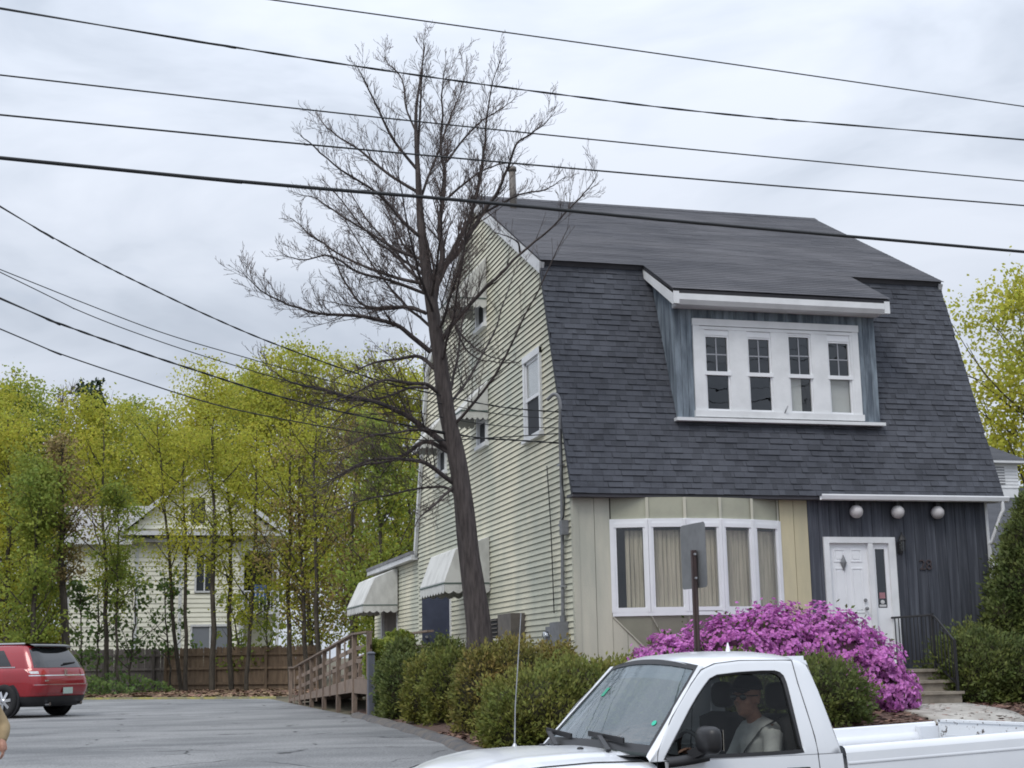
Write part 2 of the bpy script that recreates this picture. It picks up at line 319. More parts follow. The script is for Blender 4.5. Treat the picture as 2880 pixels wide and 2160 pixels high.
def road():
    m = MB(); xs = list(np.arange(-120, 121, 4.0)); V = []; F = []
    for x in xs: V += [(x, road_edge(x)-11.5, .035), (x, road_edge(x)-5.7, .075), (x, road_edge(x), .035)]
    for i in range(len(xs)-1):
        for k in range(2): F.append((i*3+k, (i+1)*3+k, (i+1)*3+k+1, i*3+k+1))
    m.add(V, F); o = m.build('road', MT['road'], None, True); o['kind'] = 'structure'
    c = MB()
    for dy in (-5.62, -5.82): c.prism([(-120, road_edge(-120)+dy, .082), (120, road_edge(120)+dy, .082), (120, road_edge(120)+dy+.1, .081), (-120, road_edge(-120)+dy+.1, .081)], (0,0,.003))
    l = c.build('road_centre_line', M('yellow_road_paint', (.55,.38,.05), .7, var=(.4,.28,.05), vs=8)); l['kind'] = 'structure'
    k = MB(); seg = [(-120, -9.0), (7.6, 120)]
    for a, b in seg:
        for x in np.arange(a, b, 2.4):
            x2 = min(b, x+2.39); k.prism([(x, road_edge(x), -.1), (x2, road_edge(x2), -.1), (x2, road_edge(x2)+.15, -.1), (x, road_edge(x)+.15, -.1)], (0,0,.27))
    kb = k.build('kerb', MT['concrete']); kb['kind'] = 'structure'
road()
LOT = [(6.2, 12.0), (4.45, 17.08), (4.62, 19), (4.95, 28.9), (5.0, 31), (5.0, 48.2)]
lot_edge = lambda y: interp(y, [p[1] for p in LOT], [p[0] for p in LOT])
lot_back = lambda x: interp(x, [-40, -.8, 5.9], [70, 53.2, 47.4])
def lot():
    ys = list(np.arange(12.1, 66, .5)); m = MB(); V = []; F = []; K = 44
    for y in ys:
        e = lot_edge(y)
        for k in range(K+1): x = lerp(-26, e, k/K); V.append((x, min(y, lot_back(x)), gh(x, min(y, lot_back(x)))+.025))
    for j in range(len(ys)-1):
        for k in range(K): F.append((j*(K+1)+k, j*(K+1)+k+1, (j+1)*(K+1)+k+1, (j+1)*(K+1)+k))
    F = [f for f in F if abs(V[f[0]][1]-V[f[3]][1]) > 1e-4 or abs(V[f[1]][1]-V[f[2]][1]) > 1e-4]
    m.add(V, F); o = m.build('parking_lot', MT['asphalt'], None, True); o['kind'] = 'structure'
    # low asphalt berm along the planting bed
    b = MB(); rows = []
    for y in np.arange(14.5, 31.1, .35):
        e = lot_edge(y); z = gh(e, y); w = .03*math.sin(y*3.1)
        rows.append([(e-.16+w, y, z+.02), (e-.10+w, y, z+.085), (e+.02+w, y, z+.11), (e+.12+w, y, z+.08), (e+.2+w, y, z)])
    b.grid(rows); o = b.build('asphalt_berm', M('berm_asphalt', (.085,.085,.09), .9, var=(.15,.13,.11), vs=4, bump=.6, bs=60), None, True); o['kind'] = 'structure'
    # faded yellow kerb along the back of the lot
    k = MB(); rows = []
    for t in np.linspace(0, 1, 70):
        x = lerp(-14, 5.2, t); y = lot_back(x); z = gh(x, y)
        rows.append([(x, y-.03, z), (x, y-.02, z+.085), (x, y+.13, z+.09), (x, y+.16, z)])
    k.grid(rows, flip=True); o = k.build('yellow_kerb', M('faded_yellow_paint', (.36,.33,.10), .8, var=(.22,.21,.13), vs=3, lo=.4, hi=.6)); o['kind'] = 'structure'
lot()
def mulch():
    inside = lambda x, y: x > lot_edge(y)+.02
    xs = np.arange(4.4, 22.1, .2); ys = np.arange(14.4, 23.2, .2)
    sheet('mulch_bed', MT['mulch'], xs, ys, .05, lambda x, y: x > lot_edge(y)+.12 and y > road_edge(x)+1.9)
    sheet('side_bed', MT['mulch'], np.arange(4.9, 7.5, .2), np.arange(23.0, 33, .25), .05, lambda x, y: x > lot_edge(y)+.12)
    # chips and dead leaves
    n = 9000; X = RNG.uniform(4.6, 17, n); Y = RNG.uniform(15.5, 22.6, n); k = np.array([x > lot_edge(y)+.1 and y > road_edge(x)+2 for x, y in zip(X, Y)])
    X, Y = X[k], Y[k]; litter('mulch_chips', X, Y, .05, .03, .012, MT['chip'])
    n = 9000; X = RNG.uniform(-16, 8.5, n); Y0 = np.array([lot_back(x) for x in X]); Y = Y0+.2+RNG.uniform(0, 1, n)*np.maximum(1.0, 62-Y0)
    litter('fallen_leaves', X, Y, .10, .09, .02, MT['deadleaf'])
def litter(name, X, Y, sz, up, off, mat):
    n = len(X); Z = np.array([gh(x, y) for x, y in zip(X, Y)])+.055+RNG.uniform(0, off, n)
    a = RNG.uniform(0, 6.28, n); s = sz*RNG.uniform(.5, 1.3, n); V = np.zeros((n, 4, 3))
    for i, (u, v) in enumerate(((-1,-.5),(1,-.5),(1,.5),(-1,.5))):
        V[:, i, 0] = X+s*(u*np.cos(a)-v*np.sin(a)); V[:, i, 1] = Y+s*(u*np.sin(a)+v*np.cos(a)); V[:, i, 2] = Z+RNG.uniform(0, up, n)
    o = arrays(name, V.reshape(-1, 3), np.arange(4*n).reshape(-1, 4), mat); o['kind'] = 'stuff'; o['label'] = name.replace('_', ' ')+' scattered over the ground'; return o
MT['chip'] = M('mulch_chip', (.17,.10,.075), .95, isl=.5, hue=.02)
MT['deadleaf'] = M('dead_leaf', (.20,.13,.085), .95, isl=.5, hue=.03)
mulch()
def walk():
    a = [(11.35, 20.85), (12.95, 20.85), (12.75, 19.2), (11.9, 16.6), (11.4, 14.0), (9.9, 13.75), (10.6, 17.0), (11.2, 19.0)]
    R = [a[1], (12.85,20.0), a[2], (12.35,17.9), a[3], (11.6,15.2), a[4]]; Lf = [a[0], (11.3,20.0), a[7], (10.9,18.0), a[6], (10.3,15.3), a[5]]
    R = catmull([(*p, 0) for p in R], 6); Lf = catmull([(*p, 0) for p in Lf], 6); rows = []
    for l, r in zip(Lf, R):
        rows.append([(lerp(l.x, r.x, t), lerp(l.y, r.y, t), gh(lerp(l.x, r.x, t), lerp(l.y, r.y, t))+.085) for t in (0, .25, .5, .75, 1)])
    m = MB(); m.grid(rows, flip=True); o = m.build('walkway', MT['concrete'], None, True); o['kind'] = 'structure'
    sm = o.modifiers.new('thickness', 'SOLIDIFY'); sm.thickness = .09; sm.offset = -1
walk()
# ------------------------------------------------------------------ main house
HX0, HX1, FY, BY = 7.24, 14.85, 22.75, 35.25
RY, RZ, KY, KZ, EY, EZ = 29.0, 11.45, 24.08, 8.70, 22.52, 4.38         # ridge, break, eave
RX0, RX1 = 7.16, 15.10
house = thing('gambrel_house', 'cream clapboard house with dark gambrel roof, wide dormer and bow window', 'house', (11, 29, .95))
def edge_front(z):
    if z < EZ: return FY
    if z < KZ: return lerp(EY, KY, (z-EZ)/(KZ-EZ))+.10
    return lerp(KY, RY, (z-KZ)/(RZ-KZ))+.05
def edge_back(z): return 2*RY-edge_front(z)
LWIN = dict(big=(24.30, 25.42, 5.62, 7.18), mid=(28.18, 29.02, 6.02, 7.12), top=(28.18, 28.98, 8.47, 9.60), rear=(31.95, 32.80, 5.95, 7.10), ground=(28.7, 30.1, 1.9, 3.35))
DOORH = (31.75, 32.7, 1.2, 3.35)
ADDWIN = (38.1, 40.45, 2.0, 3.5)
EXPO = .1016
def split(y0, y1, z, holes):
    segs = [(y0, y1)]
    for a, b, c, d in holes:
        if c-.02 < z < d-.0:
            new = []
            for s, e in segs:
                if b <= s or a >= e: new.append((s, e))
                else:
                    if a > s: new.append((s, a))
                    if b < e: new.append((b, e))
            segs = new
    return segs
def clapboards():
    sh = MB(); holes = list(LWIN.values())+[DOORH]
    n = 0; z = 1.02
    while z < RZ-.12:
        z1 = min(z+EXPO, RZ-.05); zm = (z+z1)/2
        for s, e in split(edge_front(zm), edge_back(zm), zm, holes):
            a0 = edge_front(z) if abs(s-edge_front(zm)) < 1e-6 else s; a1 = edge_front(z1) if abs(s-edge_front(zm)) < 1e-6 else s
            b0 = edge_back(z) if abs(e-edge_back(zm)) < 1e-6 else e; b1 = edge_back(z1) if abs(e-edge_back(zm)) < 1e-6 else e
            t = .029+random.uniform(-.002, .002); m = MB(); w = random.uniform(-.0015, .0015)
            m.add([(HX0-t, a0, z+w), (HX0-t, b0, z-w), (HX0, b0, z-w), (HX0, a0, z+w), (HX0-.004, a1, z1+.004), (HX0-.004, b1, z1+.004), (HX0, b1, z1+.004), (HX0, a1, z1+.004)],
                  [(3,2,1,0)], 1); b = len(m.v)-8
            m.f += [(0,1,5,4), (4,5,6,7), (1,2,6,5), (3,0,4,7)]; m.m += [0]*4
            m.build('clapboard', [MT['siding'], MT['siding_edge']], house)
            sh.hexa([(HX0+.001, a0, z), (HX0+.12, a0, z), (HX0+.12, b0, z), (HX0+.001, b0, z), (HX0+.001, a1, z1), (HX0+.12, a1, z1), (HX0+.12, b1, z1), (HX0+.001, b1, z1)]); n += 1
        z = z1
    sh.build('sheathing', MT['sheath'], house)
clapboards()
MT['screen'] = M('dark_insect_screen', (.022,.025,.032), .7)
def opening(name, par, X, Y0, Y1, Z0, Z1, blind=None, sash=True):
    """double-hung window in the left wall (faces -X)"""
    p = X-.045
    w = part('window', MT['white'], par, lambda m: (m.box(p, X+.08, Y0, Y0+.10, Z0+.05, Z1), m.box(p, X+.08, Y1-.10, Y1, Z0+.05, Z1), m.box(p-.01, X+.08, Y0, Y1, Z1-.11, Z1+.01), m.box(p-.04, X+.08, Y0-.03, Y1+.03, Z0-.03, Z0+.05)))
    zm = (Z0+Z1)/2-.03; a, b = Y0+.10, Y1-.10; c, d = Z0+.05, Z1-.11
    part('sash', MT['vinyl'], w, lambda m: (m.box(X-.01, X+.03, a, a+.05, c, d), m.box(X-.01, X+.03, b-.05, b, c, d), m.box(X-.02, X+.03, a, b, zm-.03, zm+.03), m.box(X-.01, X+.03, a, b, c, c+.05), m.box(X-.01, X+.03, a, b, d-.05, d)))
    part('insect_screen', MT['screen'], w, lambda m: m.box(X+.004, X+.008, a+.04, b-.04, c+.04, zm-.02))
    part('pane', MT['glass' if blind else 'glassd'], w, lambda m: m.box(X+.002, X+.008, a+.04, b-.04, zm+.02, d-.04))
    if blind: part('blind', MT['blind'], w, lambda m: [m.box(X+.015, X+.025, a+.03, b-.03, zz, zz+.045) for zz in np.arange(lerp(c, d, blind), d-.05, .05)])
    return w
opening('window', house, HX0-.02, *LWIN['big'], blind=.44)
for k in ('mid', 'top', 'rear', 'ground'): opening('window', house, HX0-.02, *LWIN[k])
# interior partitions that keep the rooms dark
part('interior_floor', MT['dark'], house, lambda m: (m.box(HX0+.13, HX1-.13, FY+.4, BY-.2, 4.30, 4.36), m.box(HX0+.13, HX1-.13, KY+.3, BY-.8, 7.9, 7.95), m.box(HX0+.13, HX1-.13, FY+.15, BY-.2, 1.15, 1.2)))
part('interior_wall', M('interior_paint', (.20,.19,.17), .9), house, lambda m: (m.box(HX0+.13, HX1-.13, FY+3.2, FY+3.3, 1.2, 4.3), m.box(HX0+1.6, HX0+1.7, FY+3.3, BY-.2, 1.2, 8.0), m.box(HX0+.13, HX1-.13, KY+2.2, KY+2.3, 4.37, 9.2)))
# other walls
part('rear_wall', MT['sheath'], house, lambda m: m.box(HX0, HX1, BY-.12, BY, .95, 4.5))
part('right_wall', MT['siding'], house, lambda m: m.prism([(HX1-.12, edge_front(z), z) for z in (.95, 4.37, 4.39, 8.69, 8.71, 11.38)]+[(HX1-.12, edge_back(z), z) for z in (11.38, 8.71, 8.69, 4.39, 4.37, .95)], (.12,0,0)))
part('foundation', MT['concrete'], house, lambda m: m.box(HX0+.02, HX1-.02, FY+.02, BY-.02, .3, 1.03))
# roof decks
def slab(m, y0, z0, y1, z1, x0, x1, t, mi=0):
    d = Vector((0, y1-y0, z1-z0)).normalized(); n = Vector((0, -d.z, d.y))*t*(1 if y1 > y0 else -1)
    if n.z < 0 and abs(n.z) > .05: n = -n
    m.hexa([(x0,y0,z0),(x1,y0,z0),(x1,y1,z1),(x0,y1,z1),(x0,y0-n.y*1,z0-n.z),(x1,y0-n.y,z0-n.z),(x1,y1-n.y,z1-n.z),(x0,y1-n.y,z1-n.z)], mi)
part('roof_deck', [MT['roof'], MT['white']], house, lambda m: (slab(m, KY-.10, KZ-.02, RY, RZ, RX0, RX1, .10), slab(m, 2*RY-KY+.10, KZ-.02, RY, RZ, RX0, RX1, .10),
    slab(m, 2*RY-EY, EZ, 2*RY-KY, KZ, RX0, RX1, .06)))
DX0, DX1, DFY, DSZ = 9.20, 13.02, 22.96, 5.69     # dormer
def lowdeck(m):
    f = lambda z: lerp(EY, KY, (z-EZ)/(KZ-EZ))
    def pan(x0, x1, z0, z1): m.hexa([(x0,f(z0)+.012,z0),(x1,f(z0)+.012,z0),(x1,f(z0)+.10,z0),(x0,f(z0)+.10,z0),(x0,f(z1)+.012,z1),(x1,f(z1)+.012,z1),(x1,f(z1)+.10,z1),(x0,f(z1)+.10,z1)])
    pan(RX0, RX1, EZ, DSZ); pan(RX0, DX0+.06, DSZ, KZ-.03); pan(DX1-.06, RX1, DSZ, KZ-.03)
part('lower_roof_deck', MT['shaded_shingle_edge'], house, lowdeck)
# individual shingle strips on the steep lower slope
def shingle_mesh(seed):
    r = random.Random(seed); m = MB(); H = .1085
    m.box(0, 1, 0, H+.012, 0, .004); x = 0
    m2 = []
    while x < .97:
        w = r.uniform(.10, .24); w = min(w, 1-x); hh = H+.006
        if r.random() < .62 or True:
            t = r.choice((.008, .012, .019)); b = len(m.v)
            m.add([(x+.002,0,.004),(x+w-.002,0,.004),(x+w-.002,hh,.003),(x+.002,hh,.003),(x+.002,0,.004+t),(x+w-.002,0,.004+t),(x+w-.002,hh,.0045),(x+.002,hh,.0045)],
                  [(4,5,6,7),(1,2,6,5),(3,0,4,7)]); m.add([(x+.002,0,0),(x+w-.002,0,0),(x+w-.002,0,.004+t),(x+.002,0,.004+t)], [(0,1,2,3)], 1)
        x += w
    me = m.mesh('shingle'); me.materials.append(MT['shingle']); me.materials.append(MT['shaded_shingle_edge']); return me
SHM = [shingle_mesh(100+i) for i in range(9)]
def shingles():
    d = Vector((0, KY-EY, KZ-EZ)); Ls = d.length; d.normalize(); nrm = Vector((0, -d.z, d.y)); n = 42; ex = Ls/n; cnt = 0
    R = Matrix((( 1, 0, 0), (0, d.y, nrm.y), (0, d.z, nrm.z)))
    for i in range(n):
        p = Vector((0, EY, EZ))+d*(i*ex-.01); x = RX0-((i*.37) % 1.0)
        while x < RX1-.03:
            a, b = max(x, RX0-.01), min(x+1.0, RX1+.01); segs = [(a, b)]
            if p.z > DSZ-.03:
                segs = []
                if a < DX0+.03: segs.append((a, min(b, DX0+.03)))
                if b > DX1-.03: segs.append((max(a, DX1-.03), b))
            for s, e in segs:
                if e-s < .05: continue
                o = bpy.data.objects.new('shingle', random.choice(SHM)); COL.objects.link(o); o.parent = house; o.matrix_parent_inverse = Matrix.Translation(-Vector(house['_base']))
                mw = Matrix.Translation(p+Vector((s, 0, 0))+nrm*random.uniform(0, .002)) @ R.to_4x4() @ Matrix.Diagonal((e-s-.002, ex/.1085, 1, 1)); o.matrix_basis = mw; cnt += 1
            x += 1.0
    print('shingle strips', cnt)
shingles()
# upper roof courses
def upper(m):
    def run(y0, z0, y1, z1, x0, x1, sgn):
        d = Vector((0, y1-y0, z1-z0)); Ls = d.length; d.normalize(); nn = Vector((0, -d.z, d.y)); nn = nn if nn.z > 0 else -nn; k = int(Ls/.125)
        for i in range(k):
            a = Vector((0, y0, z0))+d*(i*Ls/k); b = a+d*(Ls/k+.02); x = x0-random.uniform(0, .9)
            while x < x1:
                w = random.uniform(.5, 1.0); s, e = max(x, x0), min(x+w, x1); x += w
                if e-s < .02: continue
                t = random.uniform(.006, .010)
                m.hexa([Vector((s,0,0))+a, Vector((e,0,0))+a, Vector((e,0,0))+b, Vector((s,0,0))+b, Vector((s,0,0))+a+nn*t, Vector((e,0,0))+a+nn*t, Vector((e,0,0))+b+nn*.004, Vector((s,0,0))+b+nn*.004])
    run(KY-.14, KZ-.035, RY, RZ+.01, RX0-.03, RX1+.03, 1)
    run(2*RY-KY+.14, KZ-.035, RY, RZ+.01, RX0-.03, RX1+.03, 1)
part('roof_shingles', MT['roof'], house, upper, kind='stuff')
part('ridge_cap', MT['roof'], house, lambda m: [m.prism([(x, RY-.17, RZ-.07), (x, RY, RZ+.035), (x, RY+.17, RZ-.07), (x, RY, RZ)], (.26,0,0)) for x in np.arange(RX0-.03, RX1-.2, .25)])
# rake boards on the left gable
def rake(m, P, w, X0, X1):
    for (ya, za), (yb, zb) in zip(P[:-1], P[1:]):
        d = Vector((0, yb-ya, zb-za)).normalized(); n = Vector((0, d.z, -d.y)); n = n if n.z < 0 else -n
        a, b = Vector((0, ya, za)), Vector((0, yb, zb))
        m.hexa([a+Vector((X0,0,0)), b+Vector((X0,0,0)), b+Vector((X1,0,0)), a+Vector((X1,0,0)), a+n*w+Vector((X0,0,0)), b+n*w+Vector((X0,0,0)), b+n*w+Vector((X1,0,0)), a+n*w+Vector((X1,0,0))])
part('rake_board', MT['trimold'], house, lambda m: rake(m, [(KY-.12, KZ-.075), (RY, RZ-.06)], .20, RX0-.02, RX0+.05))
part('rake_board', MT['trimold'], house, lambda m: rake(m, [(2*RY-KY+.12, KZ-.075), (RY, RZ-.06)], .20, RX0-.018, RX0+.05))
part('rake_board', MT['trimold'], house, lambda m: rake(m, [(2*RY-EY, EZ), (2*RY-KY, KZ-.06)], .17, RX0-.02, RX0+.05))
part('rake_board', MT['trimold'], house, lambda m: rake(m, [(KY-.12, KZ-.075), (RY, RZ-.06)], .18, RX1-.05, RX1+.02))
part('rake_board', MT['shingle'], house, lambda m: rake(m, [(EY, EZ), (KY, KZ-.06)], .08, RX0-.005, RX0+.05))
part('vent_pipe', MT['brownmetal'], house, lambda m: (m.tube([(7.76+.06, 28.1, 10.6), (7.80, 28.1, 11.80)], [.075, .072], 12), m.tube([(7.80, 28.1, 11.76), (7.80, 28.1, 11.84)], [.095, .09], 12)), smooth=True)
# soffit and fascia of the front eave
part('soffit', M('soffit_paint', (.10,.10,.11), .8), house, lambda m: m.box(RX0, RX1, EY+.02, FY+.1, EZ-.06, EZ-.01))
part('corner_board', MT['tan'], house, lambda m: (m.box(HX0-.028, HX0-.002, FY-.0, FY+.07, .98, EZ-.06), m.box(HX0-.028, HX0+.08, FY-.03, FY-.001, .98, EZ-.06)))
part('corner_board', MT['white'], house, lambda m: m.box(HX1-.02, HX1+.03, FY-.03, FY+.06, .98, EZ-.06))
# front wall: vertical boards as single pieces
BWX0, BWX1, BWZ0, BWZ1 = 7.85, 10.88, 2.46, 3.96
DRX0, DRX1, DRZ0, DRZ1 = 11.66, 13.01, 1.50, 3.70
def vboards(x0, x1, mat, w, name='wall_board'):
    n = max(1, round((x1-x0)/w)); s = (x1-x0)/n
    for i in range(n):
        a, b = x0+i*s+.004, x0+(i+1)*s-.004; z0 = .98
        if a < DRX1 and b > DRX0 and mat is MT['blue']:
            spans = []
            if a < DRX0: spans.append((a, DRX0, z0, EZ-.06))
            if b > DRX1: spans.append((DRX1, b, z0, EZ-.06))
            spans.append((max(a, DRX0), min(b, DRX1), DRZ1, EZ-.06))
        else: spans = [(a, b, z0, EZ-.06)]
        for q in spans:
            if q[1]-q[0] > .01: part(name, mat, house, lambda m: m.box(q[0], q[1], FY-.018+random.uniform(-.002, .002), FY, q[2], q[3]))
vboards(HX0+.08, BWX0, MT['tan'], .27); vboards(BWX1, 11.40, MT['tan2'], .26); vboards(11.40, HX1-.02, MT['blue'], .205)
part('front_sheathing', M('dark_groove', (.06,.055,.045), .9), house, lambda m: (m.box(HX0+.002, BWX0, FY+.001, FY+.1, .98, 4.4), m.box(BWX1, DRX0, FY+.001, FY+.1, .98, 4.4), m.box(DRX1, HX1-.002, FY+.001, FY+.1, .98, 4.4), m.box(DRX0, DRX1, FY+.001, FY+.1, DRZ1, 4.4), m.box(DRX0, DRX1, FY+.001, FY+.1, .98, DRZ0), m.box(BWX0, BWX1, FY+.001, FY+.1, BWZ1+.02, 4.4), m.box(BWX0, BWX1, FY+.001, FY+.1, .98, BWZ0-.02)))
# below the bow window: wall boards
for i in range(12):
    a = lerp(BWX0, BWX1, i/12)+.004; b = lerp(BWX0, BWX1, (i+1)/12)-.004
    part('wall_board', MT['tan'], house, lambda m: m.box(a, b, FY-.016, FY, .98, 2.44))
# ------------------------------------------------------------------ bow window
def bow():
    w = .625; ang = [-20, -10, 0, 10, 20]; x = BWX0; y = FY; P = [(x, y)]
    for a in ang:
        x += w*math.cos(math.radians(a))*(BWX1-BWX0)/3.036; y += w*math.sin(math.radians(a)); P.append((x, y))
    zb, zt = BWZ0, BWZ1
    bw = part('bow_window', MT['vinyl'], house, lambda m: (m.prism([(px, py-.03, zb-.06) for px, py in P], (0,0,.07)), m.prism([(px, py-.02, zt-.07) for px, py in P], (0,0,.08))))
    for i in range(5):
        a, b = Vector((*P[i], 0)), Vector((*P[i+1], 0)); d = (b-a).normalized(); n = Vector((d.y, -d.x, 0))
        def rect(m, s, e, z0, z1, o0, o1):
            p, q = a+d*s, a+d*e
            m.hexa([(*(p+n*o0).xy, z0), (*(q+n*o0).xy, z0), (*(q-n*o1).xy, z0), (*(p-n*o1).xy, z0), (*(p+n*o0).xy, z1), (*(q+n*o0).xy, z1), (*(q-n*o1).xy, z1), (*(p-n*o1).xy, z1)])
        Lw = (b-a).length; el = .05 if i else .07; er = .05 if i < 4 else .07
        part('window_frame', MT['vinyl'], bw, lambda m: (rect(m, 0, el, zb, zt, .035, .06), rect(m, Lw-er, Lw, zb, zt, .036, .06), rect(m, el, Lw-er, zb, zb+.075, .03, .05), rect(m, el, Lw-er, zt-.13, zt-.06, .03, .05),
             rect(m, el, el+.035, zb+.075, zt-.13, .018, .04), rect(m, Lw-er-.035, Lw-er, zb+.075, zt-.13, .018, .04)))
        part('pane', MT['glass'], bw, lambda m: rect(m, el+.02, Lw-er-.02, zb+.06, zt-.12, .0, .006))
        # vertical blind slats behind each light
        k = 8
        for j in range(k):
            if i == 0 and j < 3: continue
            c0 = a+d*lerp(.03, Lw-.03, (j+.5)/k)-n*.10; u = (d*math.cos(.35+.25*math.sin(j*2.1+i))+n*math.sin(.35+.25*math.sin(j*2.1+i)))*.036
            part('blind_slat', MT['curtain'], bw, lambda m: m.prism([c0-u+Vector((0,0,zb+.08)), c0-u*.3-n*.006+Vector((0,0,zb+.08)), c0+u*.3-n*.006+Vector((0,0,zb+.08)), c0+u+Vector((0,0,zb+.08))], (0,0,zt-zb-.24)))
        part('blind_rail', MT['dark'], bw, lambda m: rect(m, .03, Lw-.03, zt-.17, zt-.12, -.07, .13))
        # panel above and raked skirt below
        part('head_panel', MT['tanp'], bw, lambda m: rect(m, 0, Lw, zt+.011, EZ-.06, -.01, .05))
        part('batten', MT['tan'], bw, lambda m: rect(m, Lw-.03 if i < 4 else Lw-.05, Lw+.02 if i < 4 else Lw-.01, zt+.011, EZ-.062, .012, -.0095))
        lo = lambda px: 1.78
        part('skirt_panel', MT['tanp'], bw, lambda m: m.hexa([(a.x, a.y-.005, zb-.062), (b.x, b.y-.005, zb-.062), (b.x, b.y+.03, zb-.062), (a.x, a.y+.03, zb-.062),
             (lerp(a.x, 9.36, .45), FY-.03, 1.75), (lerp(b.x, 9.36, .45), FY-.03, 1.75), (lerp(b.x, 9.36, .45), FY-.019, 1.75), (lerp(a.x, 9.36, .45), FY-.019, 1.75)][4:]+[(a.x, a.y-.005, zb-.062), (b.x, b.y-.005, zb-.062), (b.x, b.y+.03, zb-.062), (a.x, a.y+.03, zb-.062)]))
        part('batten', MT['tan'], bw, lambda m: m.bar((a.x, a.y-.012, zb-.06), (lerp(a.x, 9.36, .45), FY-.035, 1.75), .035, .02))
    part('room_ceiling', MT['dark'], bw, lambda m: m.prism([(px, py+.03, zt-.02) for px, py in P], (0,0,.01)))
bow()
